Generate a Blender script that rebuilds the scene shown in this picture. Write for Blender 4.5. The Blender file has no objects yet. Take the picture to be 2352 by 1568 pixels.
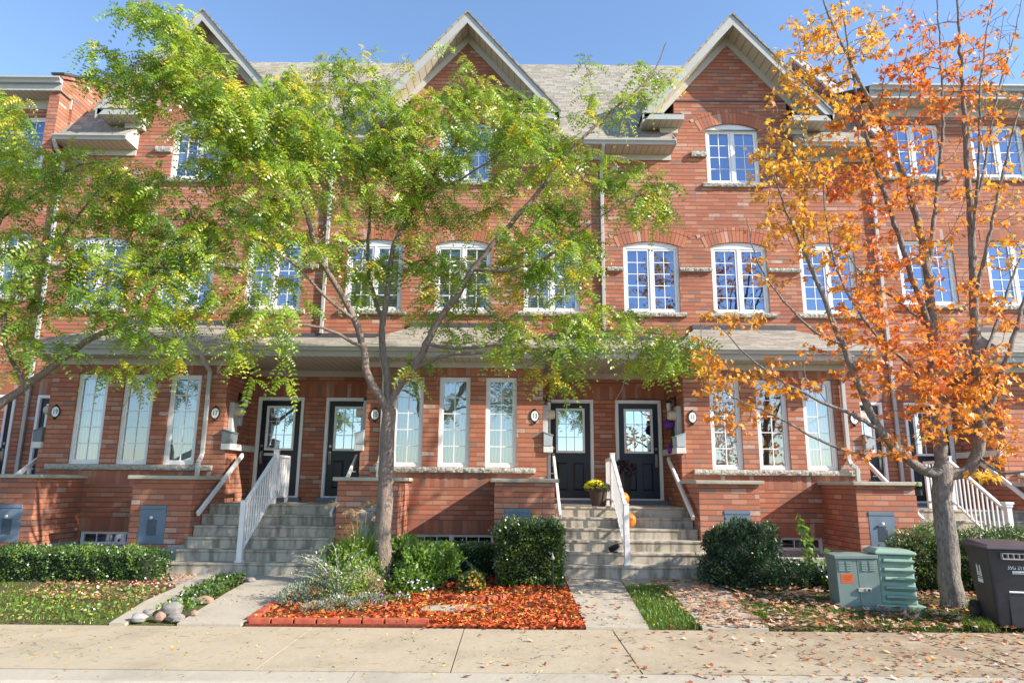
import bpy, math, random
import numpy as np
from mathutils import Vector, Matrix
from mathutils.geometry import tessellate_polygon
R = math.radians
rnd = random.Random(7)
sc = bpy.context.scene
col = sc.collection

# ------------------------------------------------------------------ camera
CAMH, PITCH, ROLL, FPX = 1.65, R(11.6), R(0.5), 1568.0      # FPX: focal length for a 2352 px wide frame
cam = bpy.data.cameras.new('camera')
cam.sensor_width = 36.0
cam.lens = 36.0 * FPX / 2352.0
cam.clip_start, cam.clip_end = 0.1, 2000
camo = bpy.data.objects.new('camera', cam)
col.objects.link(camo)
camo.matrix_world = (Matrix.Translation((0, 0, CAMH)) @ Matrix.Rotation(R(90) + PITCH, 4, 'X') @ Matrix.Rotation(ROLL, 4, 'Z'))
sc.camera = camo
# ------------------------------------------------------------------ light
SUN = Vector((3.0, -1.12, 1.9)).normalized()
EL, AZ = math.asin(SUN.z), math.atan2(SUN.x, SUN.y)
w = bpy.data.worlds.new('World'); sc.world = w; w.use_nodes = True
nt = w.node_tree; nt.nodes.clear()
sky = nt.nodes.new('ShaderNodeTexSky'); sky.sky_type = 'NISHITA'; sky.sun_disc = False
sky.sun_elevation = EL; sky.sun_rotation = AZ; sky.altitude = 0; sky.air_density = 1.0; sky.dust_density = 0.3; sky.ozone_density = 3.0
bg = nt.nodes.new('ShaderNodeBackground'); bg.inputs[1].default_value = 0.14
wo = nt.nodes.new('ShaderNodeOutputWorld')
nt.links.new(sky.outputs[0], bg.inputs[0]); nt.links.new(bg.outputs[0], wo.inputs[0])
sl = bpy.data.lights.new('sun', 'SUN'); sl.energy = 4.3; sl.angle = R(0.5); sl.color = (1.0, 0.93, 0.82)
so = bpy.data.objects.new('sun', sl); col.objects.link(so)
so.rotation_euler = SUN.to_track_quat('Z', 'Y').to_euler(); so.location = (20, -10, 20)
vs = sc.view_settings; vs.view_transform = 'Standard'; vs.look = 'None'; vs.exposure = 1.17; vs.gamma = 1.0
sc.cycles.max_bounces = 8; sc.cycles.transparent_max_bounces = 12; sc.cycles.diffuse_bounces = 3
sc.cycles.use_denoising = True

def at(u, v, Y):
    """world point seen at photo pixel (u, v) of the 2352 px wide frame, at depth Y: used to take measurements"""
    du, dv = u - 1176, v - 784
    a = (du * math.cos(ROLL) + dv * math.sin(ROLL)) / FPX; b = -(-du * math.sin(ROLL) + dv * math.cos(ROLL)) / FPX
    y = math.cos(PITCH) - b * math.sin(PITCH); z = math.sin(PITCH) + b * math.cos(PITCH)
    return Vector((a * Y / y, Y, CAMH + z * Y / y))

# ------------------------------------------------------------------ mesh helpers
WL = {}
class MB:
    def __init__(s): s.v = []; s.f = []
    def add(s, vs_, fs):
        o = len(s.v); s.v += [tuple(p) for p in vs_]; s.f += [tuple(i + o for i in f) for f in fs]; return s
    def box(s, x0, x1, y0, y1, z0, z1):
        if x0 > x1: x0, x1 = x1, x0
        return s.add([(x0,y0,z0),(x1,y0,z0),(x1,y1,z0),(x0,y1,z0),(x0,y0,z1),(x1,y0,z1),(x1,y1,z1),(x0,y1,z1)],
                     [(0,3,2,1),(4,5,6,7),(0,1,5,4),(1,2,6,5),(2,3,7,6),(3,0,4,7)])
    def poly(s, pts): return s.add(pts, [tuple(range(len(pts)))])
    def prism(s, pts, off):
        """polygon pts (3-D) extruded by vector off"""
        n = len(pts); off = Vector(off); q = [Vector(p) for p in pts]
        return s.add(q + [p + off for p in q], [tuple(range(n - 1, -1, -1)), tuple(range(n, 2 * n))] + [(i, (i + 1) % n, n + (i + 1) % n, n + i) for i in range(n)])
    def bar(s, a, b, wx, wz, up=(0, 0, 1)):
        a, b = Vector(a), Vector(b); d = (b - a).normalized(); sx = d.cross(Vector(up))
        sx = sx.normalized() if sx.length > 1e-4 else Vector((1, 0, 0)); su = sx.cross(d)
        c = [sx * wx / 2 * i + su * wz / 2 * j for i, j in ((-1,-1),(1,-1),(1,1),(-1,1))]
        return s.add([a + k for k in c] + [b + k for k in c], [(3,2,1,0),(4,5,6,7)] + [(i,(i+1)%4,4+(i+1)%4,4+i) for i in range(4)])
    def tube(s, pts, rs, n=8, cap=True):
        pts = [Vector(p) for p in pts]
        if not hasattr(rs, '__len__'): rs = [rs] * len(pts)
        t0 = (pts[1] - pts[0]).normalized(); side = t0.cross(Vector((0.3, 0.9, 0.2))).normalized()
        o = len(s.v)
        for i, p in enumerate(pts):
            t = (pts[min(i + 1, len(pts) - 1)] - pts[max(i - 1, 0)]).normalized()
            side = (side - t * side.dot(t)).normalized(); up = t.cross(side)
            for k in range(n):
                a = 2 * math.pi * k / n; s.v.append(tuple(p + (side * math.cos(a) + up * math.sin(a)) * rs[i]))
        for i in range(len(pts) - 1):
            for k in range(n): s.f.append((o+i*n+k, o+i*n+(k+1)%n, o+(i+1)*n+(k+1)%n, o+(i+1)*n+k))
        if cap: s.f.append(tuple(o + k for k in range(n - 1, -1, -1))); s.f.append(tuple(o + (len(pts)-1)*n + k for k in range(n)))
        return s
    def lathe(s, prof, c=(0,0,0), n=24, axis='z', wob=None):
        o = len(s.v)
        for r, h in prof:
            for k in range(n):
                a = 2 * math.pi * k / n; rr = r * (wob(a) if wob else 1); x, y = rr * math.cos(a), rr * math.sin(a)
                p = (x, y, h) if axis == 'z' else (x, h, y) if axis == 'y' else (h, x, y)
                s.v.append((p[0]+c[0], p[1]+c[1], p[2]+c[2]))
        for i in range(len(prof) - 1):
            for k in range(n): s.f.append((o+i*n+k, o+i*n+(k+1)%n, o+(i+1)*n+(k+1)%n, o+(i+1)*n+k))
        s.f.append(tuple(o + k for k in range(n - 1, -1, -1))); s.f.append(tuple(o + (len(prof)-1)*n + k for k in range(n)))
        return s
    def build(s, name, mat, parent=None, loc=(0,0,0), bevel=0, smooth=False):
        me = bpy.data.meshes.new(name)
        base = WL[parent] if parent else Vector(loc)
        me.from_pydata([(x-base.x, y-base.y, z-base.z) for x, y, z in s.v], [], s.f)
        return link(name, me, mat, parent, base, bevel, smooth)
def link(name, me, mat, parent, base, bevel=0, smooth=False):
    if mat: me.materials.append(mat)
    if smooth: me.polygons.foreach_set('use_smooth', [True] * len(me.polygons))
    o = bpy.data.objects.new(name, me); col.objects.link(o)
    if parent: o.parent = parent
    else: o.location = base
    WL[o] = Vector(base)
    if bevel:
        m = o.modifiers.new('edge', 'BEVEL'); m.width = bevel; m.segments = 2; m.limit_method = 'ANGLE'
    return o
def tag(o, label=None, cat=None, group=None, kind=None):
    if label: o['label'] = label
    if cat: o['category'] = cat
    if group: o['group'] = group
    if kind: o['kind'] = kind
    return o
def thing(name, label, cat, loc=(0,0,0), group=None):
    o = bpy.data.objects.new(name, None); o.empty_display_size = 0.2; col.objects.link(o); o.location = loc; WL[o] = Vector(loc)
    return tag(o, label, cat, group)
def npmesh(name, V, F, mat, parent=None, loc=(0,0,0), tint=None, smooth=False):
    """V (n,3) array, F (m,k) index array of equal-size faces"""
    base = WL[parent] if parent else Vector(loc)
    V = np.asarray(V, dtype=np.float32) - np.array(base, dtype=np.float32)
    F = np.asarray(F, dtype=np.int32); m, k = F.shape
    me = bpy.data.meshes.new(name)
    me.vertices.add(len(V)); me.vertices.foreach_set('co', V.ravel())
    me.loops.add(m * k); me.loops.foreach_set('vertex_index', F.ravel())
    me.polygons.add(m); me.polygons.foreach_set('loop_start', np.arange(0, m * k, k, dtype=np.int32))
    if tint is not None:
        a = me.attributes.new('tint', 'FLOAT', 'POINT'); a.data.foreach_set('value', np.asarray(tint, dtype=np.float32))
    me.update(calc_edges=True); me.validate()
    return link(name, me, mat, parent, base, 0, smooth)
def text_mesh(name, body, size, mat, parent, loc, rot, extrude=0.002, align='CENTER', sx=1.0):
    cu = bpy.data.curves.new(name, 'FONT'); cu.body = body; cu.size = size; cu.extrude = extrude; cu.align_x = align; cu.align_y = 'CENTER'
    to = bpy.data.objects.new(name, cu); col.objects.link(to)
    dg = bpy.context.evaluated_depsgraph_get(); me = bpy.data.meshes.new_from_object(to.evaluated_get(dg))
    bpy.data.objects.remove(to)
    me.transform(Matrix.Diagonal((sx, 1, 1, 1)))
    me.materials.clear(); me.materials.append(mat)
    o = bpy.data.objects.new(name, me); col.objects.link(o); o.parent = parent
    o.location = Vector(loc) - WL[parent]; o.rotation_euler = rot; return o

# ------------------------------------------------------------------ materials
class NT:
    def __init__(s, name):
        s.m = bpy.data.materials.new(name); s.m.use_nodes = True; s.t = s.m.node_tree; s.t.nodes.clear()
        s.out = s.n('ShaderNodeOutputMaterial')
    def n(s, typ, **k):
        nd = s.t.nodes.new(typ)
        for a, b in k.items(): setattr(nd, a, b)
        return nd
    def l(s, a, b): s.t.links.new(a, b)
    def val(s, inp, x):
        if hasattr(x, 'node'): s.l(x, inp)
        else: inp.default_value = x
    def math(s, op, a, b=0.0, c=0.0):
        nd = s.n('ShaderNodeMath', operation=op); s.val(nd.inputs[0], a); s.val(nd.inputs[1], b); s.val(nd.inputs[2], c); return nd.outputs[0]
    def comb(s, x, y, z=0.0):
        nd = s.n('ShaderNodeCombineXYZ'); s.val(nd.inputs[0], x); s.val(nd.inputs[1], y); s.val(nd.inputs[2], z); return nd.outputs[0]
    def noise(s, scale, detail=4, vec=None, rough=0.55):
        nd = s.n('ShaderNodeTexNoise'); nd.inputs['Scale'].default_value = scale; nd.inputs['Detail'].default_value = detail; nd.inputs['Roughness'].default_value = rough
        s.l(vec if vec is not None else s.pos(), nd.inputs['Vector']); return nd.outputs['Fac']
    def pos(s):
        return s.n('ShaderNodeNewGeometry').outputs['Position']
    def ramp(s, fac, stops, interp='LINEAR'):
        nd = s.n('ShaderNodeValToRGB'); s.l(fac, nd.inputs[0]); cr = nd.color_ramp; cr.interpolation = interp
        while len(cr.elements) < len(stops): cr.elements.new(0.5)
        for e, (p, c) in zip(cr.elements, stops): e.position = p; e.color = (*c, 1)
        return nd.outputs[0]
    def mix(s, fac, a, b, mode='MIX'):
        nd = s.n('ShaderNodeMix', data_type='RGBA', blend_type=mode); s.val(nd.inputs[0], fac)
        for i, x in ((6, a), (7, b)): s.val(nd.inputs[i], x if hasattr(x, 'node') else (*x, 1))
        return nd.outputs[2]
    def bump(s, h, dist=0.01, strength=1.0):
        nd = s.n('ShaderNodeBump'); nd.inputs['Distance'].default_value = dist; nd.inputs['Strength'].default_value = strength; s.l(h, nd.inputs['Height']); return nd.outputs[0]
    def pbr(s, color, rough=0.7, metal=0.0, normal=None, spec=0.4):
        p = s.n('ShaderNodeBsdfPrincipled'); s.val(p.inputs['Base Color'], color if hasattr(color, 'node') else (*color, 1)); s.val(p.inputs['Roughness'], rough)
        p.inputs['Metallic'].default_value = metal; p.inputs['Specular IOR Level'].default_value = spec
        if normal is not None: s.l(normal, p.inputs['Normal'])
        s.l(p.outputs[0], s.out.inputs[0]); return s.m

def plain(name, c, rough=0.6, metal=0.0, var=0.12, scale=6.0, spec=0.4, bump=0.0):
    t = NT(name); f = t.noise(scale, 5)
    c1 = tuple(x * (1 - var) for x in c); c2 = tuple(min(1, x * (1 + var)) for x in c)
    cc = t.ramp(f, [(0.3, c1), (0.7, c2)])
    return t.pbr(cc, rough, metal, t.bump(t.noise(scale * 12, 4), bump) if bump else None, spec)

def brick_mat(name, soldier=False, tone=1.0):
    t = NT(name); g = t.n('ShaderNodeNewGeometry')
    sp = t.n('ShaderNodeSeparateXYZ'); t.l(g.outputs['Position'], sp.inputs[0])
    sn = t.n('ShaderNodeSeparateXYZ'); t.l(g.outputs['Normal'], sn.inputs[0])
    side = t.math('GREATER_THAN', t.math('ABSOLUTE', sn.outputs[0]), 0.6)
    mx = t.n('ShaderNodeMix', data_type='FLOAT'); t.l(side, mx.inputs[0]); t.l(sp.outputs[0], mx.inputs[2]); t.l(sp.outputs[1], mx.inputs[3])
    u = mx.outputs[0]; z = sp.outputs[2]
    if soldier: bu, bz = 0.092, 40.0
    else: bu, bz = 0.272, 0.092
    row = t.math('FLOOR', t.math('DIVIDE', z, bz))
    uu = t.math('ADD', t.math('DIVIDE', u, bu), t.math('MULTIPLY', t.math('MODULO', t.math('ABSOLUTE', row), 2.0), 0.5))
    wob = t.math('MULTIPLY', t.math('SUBTRACT', t.noise(9, 2), 0.5), 0.03)
    colm = t.math('FLOOR', uu); fu = t.math('FRACT', t.math('ADD', uu, wob)); fz = t.math('FRACT', t.math('ADD', t.math('DIVIDE', z, bz), wob))
    mu = t.math('LESS_THAN', fu, 0.012 / bu); mz = t.math('LESS_THAN', fz, 0.015 / bz)
    mort = t.math('MAXIMUM', mu, mz)
    wn = t.n('ShaderNodeTexWhiteNoise', noise_dimensions='3D'); t.l(t.comb(colm, row, t.math('MULTIPLY', side, 3.0)), wn.inputs['Vector'])
    k = tone
    c = t.ramp(wn.outputs['Value'], [(0.0, (0.49*k,0.17*k,0.097*k)), (0.25, (0.56*k,0.22*k,0.13*k)), (0.5, (0.51*k,0.18*k,0.105*k)), (0.66, (0.58*k,0.27*k,0.175*k)),
              (0.8, (0.42*k,0.165*k,0.11*k)), (0.90, (0.34*k,0.19*k,0.145*k)), (0.945, (0.58*k,0.36*k,0.275*k)), (0.962, (0.42*k,0.135*k,0.085*k))], 'CONSTANT')
    c = t.mix(t.math('MULTIPLY', t.noise(55, 3), 0.45), c, (0.20*k, 0.08*k, 0.05*k))
    # pale efflorescence on some bricks
    wh = t.math('MULTIPLY', t.math('GREATER_THAN', wn.outputs['Value'], 0.975), t.math('MULTIPLY', t.noise(16, 4), 1.1))
    c = t.mix(wh, c, (0.62, 0.50, 0.43))
    big = t.ramp(t.noise(0.55, 3), [(0.3, (0.84, 0.84, 0.84)), (0.7, (1.08, 1.08, 1.08))])
    c = t.mix(1.0, c, big, 'MULTIPLY')
    c = t.mix(mu, c, (0.24, 0.165, 0.13)); c = t.mix(mz, c, (0.15, 0.10, 0.078))  # bed joints darker than upright ones: shade under each course painted in
    h = t.math('ADD', t.math('MULTIPLY', t.math('SUBTRACT', 1.0, mort), 1.0), t.math('MULTIPLY', t.noise(60, 4), 0.35))
    return t.pbr(c, 0.85, 0, t.bump(h, 0.009), 0.25)

def arch_mat(name):
    t = NT(name); g = t.n('ShaderNodeNewGeometry')
    c = t.ramp(g.outputs['Random Per Island'], [(0.0,(0.52,0.20,0.115)),(0.3,(0.46,0.155,0.09)),(0.55,(0.58,0.27,0.175)),(0.8,(0.38,0.16,0.11)),(0.93,(0.60,0.38,0.29))], 'CONSTANT')
    c = t.mix(t.math('MULTIPLY', t.noise(50, 3), 0.4), c, (0.2, 0.08, 0.05))
    return t.pbr(c, 0.85, 0, t.bump(t.noise(60, 4), 0.004), 0.25)

def shingle_mat(name, c=(0.34, 0.30, 0.245)):
    t = NT(name); sp = t.n('ShaderNodeSeparateXYZ'); t.l(t.pos(), sp.inputs[0])
    v = t.math('DIVIDE', t.math('ADD', sp.outputs[2], t.math('MULTIPLY', sp.outputs[1], 0.75)), 0.17)
    row = t.math('FLOOR', v); fv = t.math('FRACT', v)
    wr = t.n('ShaderNodeTexWhiteNoise', noise_dimensions='1D'); t.l(row, wr.inputs['W'])
    uu = t.math('ADD', t.math('DIVIDE', sp.outputs[0], 0.24), t.math('MULTIPLY', wr.outputs['Value'], 5.0))
    fu = t.math('FRACT', uu)
    wn = t.n('ShaderNodeTexWhiteNoise', noise_dimensions='2D'); t.l(t.comb(t.math('FLOOR', uu), row), wn.inputs['Vector'])
    cc = t.ramp(wn.outputs['Value'], [(0, tuple(x*0.72 for x in c)), (0.5, c), (1, tuple(x*1.22 for x in c))])
    cc = t.mix(t.math('MULTIPLY', t.noise(90, 3), 0.35), cc, tuple(x*0.6 for x in c))
    gap = t.math('MAXIMUM', t.math('LESS_THAN', fu, 0.04), t.math('LESS_THAN', fv, 0.08))
    cc = t.mix(gap, cc, tuple(x*0.35 for x in c))
    return t.pbr(cc, 0.9, 0, t.bump(t.math('ADD', t.math('SUBTRACT', 1.0, fv), t.math('MULTIPLY', t.noise(120, 2), 0.2)), 0.012), 0.2)

def concrete_mat(name, c, stain=(0.16, 0.14, 0.115), amount=0.35, bscale=70, tannin=False):
    t = NT(name); n1 = t.noise(1.3, 6, rough=0.65); n2 = t.noise(14, 5); n3 = t.noise(160, 3)
    cc = t.mix(t.math('MULTIPLY', n2, 0.35), c, tuple(x * 0.72 for x in c))
    s1 = t.ramp(n1, [(0.46, (0, 0, 0)), (0.72, (1, 1, 1))])
    cc = t.mix(t.math('MULTIPLY', s1, amount), cc, stain)
    if tannin:                                                 # brown leaf stains on the slabs under the maple
        sp = t.n('ShaderNodeSeparateXYZ'); t.l(t.pos(), sp.inputs[0])
        xr = t.n('ShaderNodeMapRange'); t.l(sp.outputs[0], xr.inputs[0]); xr.inputs[1].default_value = 0.3; xr.inputs[2].default_value = 4.2
        k = t.math('MULTIPLY', xr.outputs[0], t.ramp(t.noise(1.7, 7, rough=.7), [(0.34, (0,0,0)), (0.58, (1,1,1))]))
        cc = t.mix(t.math('MULTIPLY', k, 0.72), cc, (0.235, 0.165, 0.10))
        v = t.n('ShaderNodeTexVoronoi', feature='DISTANCE_TO_EDGE'); v.inputs['Scale'].default_value = 0.42
        wv = t.n('ShaderNodeVectorMath', operation='ADD'); nz = t.n('ShaderNodeTexNoise'); nz.inputs['Scale'].default_value = 3.0; t.l(t.pos(), nz.inputs['Vector']); t.l(t.pos(), wv.inputs[0]); t.l(nz.outputs['Color'], wv.inputs[1]); t.l(wv.outputs[0], v.inputs['Vector'])
        cr = t.math('MULTIPLY', t.math('LESS_THAN', v.outputs['Distance'], 0.004), t.math('GREATER_THAN', t.noise(0.9, 2), 0.52))
        cc = t.mix(t.math('MULTIPLY', cr, 0.6), cc, (0.10, 0.085, 0.07))
    cc = t.mix(t.math('MULTIPLY', t.math('GREATER_THAN', n3, 0.6), 0.35), cc, tuple(x * 0.55 for x in c))
    return t.pbr(cc, 0.88, 0, t.bump(t.math('ADD', n3, t.math('MULTIPLY', n2, 1.5)), 0.004), 0.25)

def step_mat():
    t = NT('step_concrete'); sp = t.n('ShaderNodeSeparateXYZ'); t.l(t.pos(), sp.inputs[0])
    n1 = t.noise(2.2, 6, rough=0.7); n2 = t.noise(16, 5)
    v = t.n('ShaderNodeMapping'); v.inputs['Scale'].default_value = (5, 5, 0.9); t.l(t.pos(), v.inputs[0]); streak = t.noise(1.6, 5, v.outputs[0])
    cc = t.mix(t.math('MULTIPLY', n2, 0.6), (0.50, 0.44, 0.355), (0.31, 0.265, 0.205))
    cc = t.mix(t.math('MULTIPLY', t.ramp(streak, [(0.45, (0,0,0)), (0.62, (1,1,1))]), 0.75), cc, (0.15, 0.13, 0.10))
    cc = t.mix(t.math('MULTIPLY', t.ramp(n1, [(0.6, (0,0,0)), (0.66, (1,1,1))]), 0.45), cc, (0.55, 0.55, 0.56))
    return t.pbr(cc, 0.88, 0, t.bump(t.noise(90, 4), 0.005), 0.2)

def leaf_mat(name, stops, trans=0.35, gloss=0.06, rough=0.4):
    t = NT(name); at_ = t.n('ShaderNodeAttribute', attribute_name='tint')
    g = t.n('ShaderNodeNewGeometry')
    f = t.math('ADD', at_.outputs['Fac'], t.math('MULTIPLY', t.math('SUBTRACT', g.outputs['Random Per Island'], 0.5), 0.22))
    c = t.ramp(f, stops)
    d = t.n('ShaderNodeBsdfDiffuse'); t.l(c, d.inputs[0])
    tr = t.n('ShaderNodeBsdfTranslucent'); t.l(t.mix(0.35, c, tuple(min(1, x*1.6) for x in stops[len(stops)//2][1])), tr.inputs[0])
    m1 = t.n('ShaderNodeMixShader'); m1.inputs[0].default_value = trans; t.l(d.outputs[0], m1.inputs[1]); t.l(tr.outputs[0], m1.inputs[2])
    gl = t.n('ShaderNodeBsdfGlossy'); gl.inputs['Roughness'].default_value = rough
    m2 = t.n('ShaderNodeMixShader'); m2.inputs[0].default_value = gloss; t.l(m1.outputs[0], m2.inputs[1]); t.l(gl.outputs[0], m2.inputs[2])
    t.l(m2.outputs[0], t.out.inputs[0]); return t.m

def bark_mat(name, a, b, scale=9):
    t = NT(name); v = t.n('ShaderNodeMapping'); v.inputs['Scale'].default_value = (4, 4, 1.1); t.l(t.pos(), v.inputs[0])
    n = t.noise(scale, 6, v.outputs[0], 0.7); n2 = t.noise(3.0, 3)
    c = t.ramp(n, [(0.3, a), (0.65, b)]); c = t.mix(t.math('MULTIPLY', n2, 0.5), c, tuple(x * 0.6 for x in a))
    return t.pbr(c, 0.9, 0, t.bump(t.math('ADD', n, t.math('MULTIPLY', t.noise(45, 4), .4)), 0.035), 0.2)

def glass_mat(name, fac=0.5, tint=(0.9, 0.95, 1.0)):
    t = NT(name)
    gl = t.n('ShaderNodeBsdfGlossy'); gl.inputs['Roughness'].default_value = 0.0; gl.inputs[0].default_value = (*tint, 1)
    gg = t.noise(1.2, 2); t.l(t.bump(gg, 0.004), gl.inputs['Normal'])
    tr = t.n('ShaderNodeBsdfTransparent'); tr.inputs[0].default_value = (0.75, 0.8, 0.8, 1)
    m = t.n('ShaderNodeMixShader'); m.inputs[0].default_value = fac; t.l(tr.outputs[0], m.inputs[1]); t.l(gl.outputs[0], m.inputs[2]); t.l(m.outputs[0], t.out.inputs[0]); return t.m

M = {}
M['brick'] = brick_mat('red_brick'); M['soldier'] = brick_mat('soldier_brick', True, 0.88); M['arch'] = arch_mat('arch_brick')
M['shingle'] = shingle_mat('roof_shingle')
M['concrete'] = concrete_mat('sidewalk_concrete', (0.465, 0.385, 0.275), (0.25, 0.20, 0.14), 0.45, tannin=True)
M['path'] = concrete_mat('path_concrete', (0.46, 0.405, 0.32), amount=0.35)
M['found'] = concrete_mat('foundation_concrete', (0.46, 0.44, 0.40), amount=0.35)
M['step'] = step_mat()
M['cap'] = concrete_mat('cap_stone', (0.45, 0.42, 0.35), (0.20, 0.19, 0.14), 0.5)
t = NT('rough_stone'); nn = t.noise(38, 5); M['stone'] = t.pbr(t.ramp(nn, [(0.3, (0.31, 0.285, 0.24)), (0.7, (0.50, 0.47, 0.41))]), 0.9, 0, t.bump(t.noise(24, 5), 0.03), 0.2)
M['white'] = plain('white_vinyl', (0.80, 0.80, 0.79), 0.35, var=0.03)
M['trim'] = plain('beige_gray_trim', (0.50, 0.475, 0.42), 0.45, var=0.04)
M['fascia'] = plain('pale_gray_fascia', (0.43, 0.425, 0.40), 0.4, var=0.05)
t = NT('ribbed_soffit'); sp = t.n('ShaderNodeSeparateXYZ'); t.l(t.pos(), sp.inputs[0])
M['soffit'] = t.pbr(t.mix(t.math('LESS_THAN', t.math('FRACT', t.math('DIVIDE', sp.outputs[0], 0.14)), 0.09), (0.50, 0.45, 0.36), (0.18, 0.15, 0.11)), 0.5)
M['rail'] = plain('white_painted_rail', (0.72, 0.69, 0.67), 0.45, var=0.05)
M['door'] = plain('navy_black_door', (0.010, 0.013, 0.022), 0.38, var=0.2)
M['door2'] = plain('navy_blue_door', (0.010, 0.022, 0.048), 0.38, var=0.2)
M['glass'] = glass_mat('window_glass', 0.42, (0.50, 0.62, 0.88)); M['bayglass'] = glass_mat('bay_window_glass', 0.34, (0.78, 0.86, 0.95))
M['doorglass'] = glass_mat('door_glass', 0.62, (0.75, 0.88, 1.0))
M['utility'] = plain('blue_gray_steel', (0.135, 0.18, 0.235), 0.42, var=0.12, scale=4)
M['black'] = plain('black_metal', (0.014, 0.014, 0.016), 0.4, var=0.2)
M['dark'] = plain('dark_gray_plastic', (0.035, 0.035, 0.038), 0.5, var=0.15)
M['flash'] = plain('dark_flashing', (0.075, 0.075, 0.085), 0.5, var=0.2)
M['brass'] = plain('aged_nickel', (0.35, 0.32, 0.27), 0.35, 0.9)
t = NT('venetian_blind'); sp = t.n('ShaderNodeSeparateXYZ'); t.l(t.pos(), sp.inputs[0])
M['blind'] = t.pbr(t.ramp(t.math('FRACT', t.math('DIVIDE', sp.outputs[2], 0.062)), [(0.0, (0.12,0.12,0.13)), (0.22, (0.16,0.16,0.17)), (0.3, (0.72,0.72,0.70)), (1.0, (0.62,0.62,0.60))]), 0.6)
t = NT('sheer_curtain'); sp = t.n('ShaderNodeSeparateXYZ'); t.l(t.pos(), sp.inputs[0])
wv = t.math('SINE', t.math('ADD', t.math('MULTIPLY', sp.outputs[0], 95.0), t.math('MULTIPLY', t.noise(4, 2), 9.0)))
M['curtain'] = t.pbr(t.ramp(wv, [(0.0, (0.60,0.63,0.60)), (1.0, (0.80,0.82,0.79))]), 0.8)
M['room'] = plain('dim_room', (0.05, 0.045, 0.04), 0.9)  # dark colour stands in for the unlit interior behind the glass
M['ledge'] = plain('ledge_block', (0.62, 0.60, 0.56), 0.8, var=0.08)
M['platewhite'] = plain('enamel_white', (0.82, 0.82, 0.80), 0.3, var=0.02)
M['ink'] = plain('black_ink', (0.012, 0.012, 0.014), 0.5)
M['meter'] = plain('meter_gray', (0.45, 0.47, 0.47), 0.45, var=0.06)
M['dial'] = plain('meter_dial', (0.55, 0.47, 0.34), 0.3, var=0.08)
M['mailbox'] = plain('mailbox_gray', (0.14, 0.155, 0.17), 0.4, var=0.1)
M['mail2'] = plain('mailbox_pale', (0.36, 0.40, 0.42), 0.4, var=0.1)
M['lampglass'] = plain('frosted_lamp', (0.65, 0.64, 0.60), 0.2, var=0.05)

# ------------------------------------------------------------------ ground, road, sidewalk
def gz(y):                                                    # front yards rise gently from the sidewalk to the houses
    return 0.0 if y <= 8.35 else min(0.006 + 0.042 * (y - 8.35), 0.22)
t = NT('yard_soil'); n1 = t.noise(2.0, 6); n2 = t.noise(30, 5)
M['soil'] = t.pbr(t.mix(t.ramp(n1, [(0.4,(0,0,0)),(0.6,(1,1,1))]), t.ramp(n2, [(0.3,(0.06,0.042,0.026)),(0.7,(0.15,0.105,0.065))]), t.ramp(n2, [(0.3,(0.05,0.075,0.02)),(0.7,(0.13,0.16,0.05))])), 0.95, 0, t.bump(n2, 0.03), 0.1)
m = MB()
ys = [-300, -20, 3.0, 6.2, 8.35] + [8.35 + 0.25 * i for i in range(1, 23)] + [22, 60, 400]
xs = [-300, -60, -30] + [-15 + i for i in range(31)] + [30, 60, 300]
for y in ys:
    for x in xs:
        z = -0.16 if y <= 6.2 else (-0.02 if y <= 8.35 else gz(y) + (0.012 * math.sin(3.1 * x + y) if y < 13 else 0))
        m.v.append((x, y, z))
nx = len(xs)
for j in range(len(ys) - 1):
    for i in range(nx - 1): m.f.append((j*nx+i, j*nx+i+1, (j+1)*nx+i+1, (j+1)*nx+i))
tag(m.build('ground', M['soil']), kind='structure')
t = NT('asphalt'); n2 = t.noise(220, 3); M['asphalt'] = t.pbr(t.mix(t.noise(1.5, 4), t.ramp(n2, [(0.3,(0.13,0.125,0.125)),(0.7,(0.25,0.235,0.235))]), (0.17,0.165,0.16)), 0.9, 0, t.bump(n2, 0.006), 0.25)
tag(MB().box(-60, 60, -3.5, 6.18, -0.3, -0.10).build('road', M['asphalt']), kind='structure')
kb = MB()                                                     # kerb: flat concrete strip with a rounded front
for i in range(-8, 9):
    x0, x1 = i * 3.4 - 1.35, i * 3.4 + 2.04
    kb.prism([(x0, 6.13, -0.3), (x0, 6.13, -0.03), (x0, 6.17, -0.005), (x0, 6.463, 0.003), (x0, 6.463, -0.3)], (x1 - x0, 0, 0))
tag(kb.build('kerb', M['path']), kind='structure')
tag(MB().box(-24, 24, 6.464, 6.502, -.2, -.014).build('kerb', M['soil']), kind='structure')
sw = MB()                                                     # sidewalk slabs with tooled joints (skewed a touch like the photo)
jx = [-24.2, -18.6, -12.9, -9.3, -5.9, -2.25, -0.52, 1.18, 2.94, 4.7, 6.45, 9.8, 14, 19, 24]
for a, b in zip(jx[:-1], jx[1:]):
    sw.prism([(a + 0.006, 6.503, -0.2), (b - 0.006, 6.503, -0.2), (b - 0.006, 8.33, -0.2), (a + 0.006, 8.33, -0.2)], (0, 0, 0.2 + rnd.uniform(-0.004, 0.004)))
tag(sw.build('sidewalk', M['concrete']), kind='structure')

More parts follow.
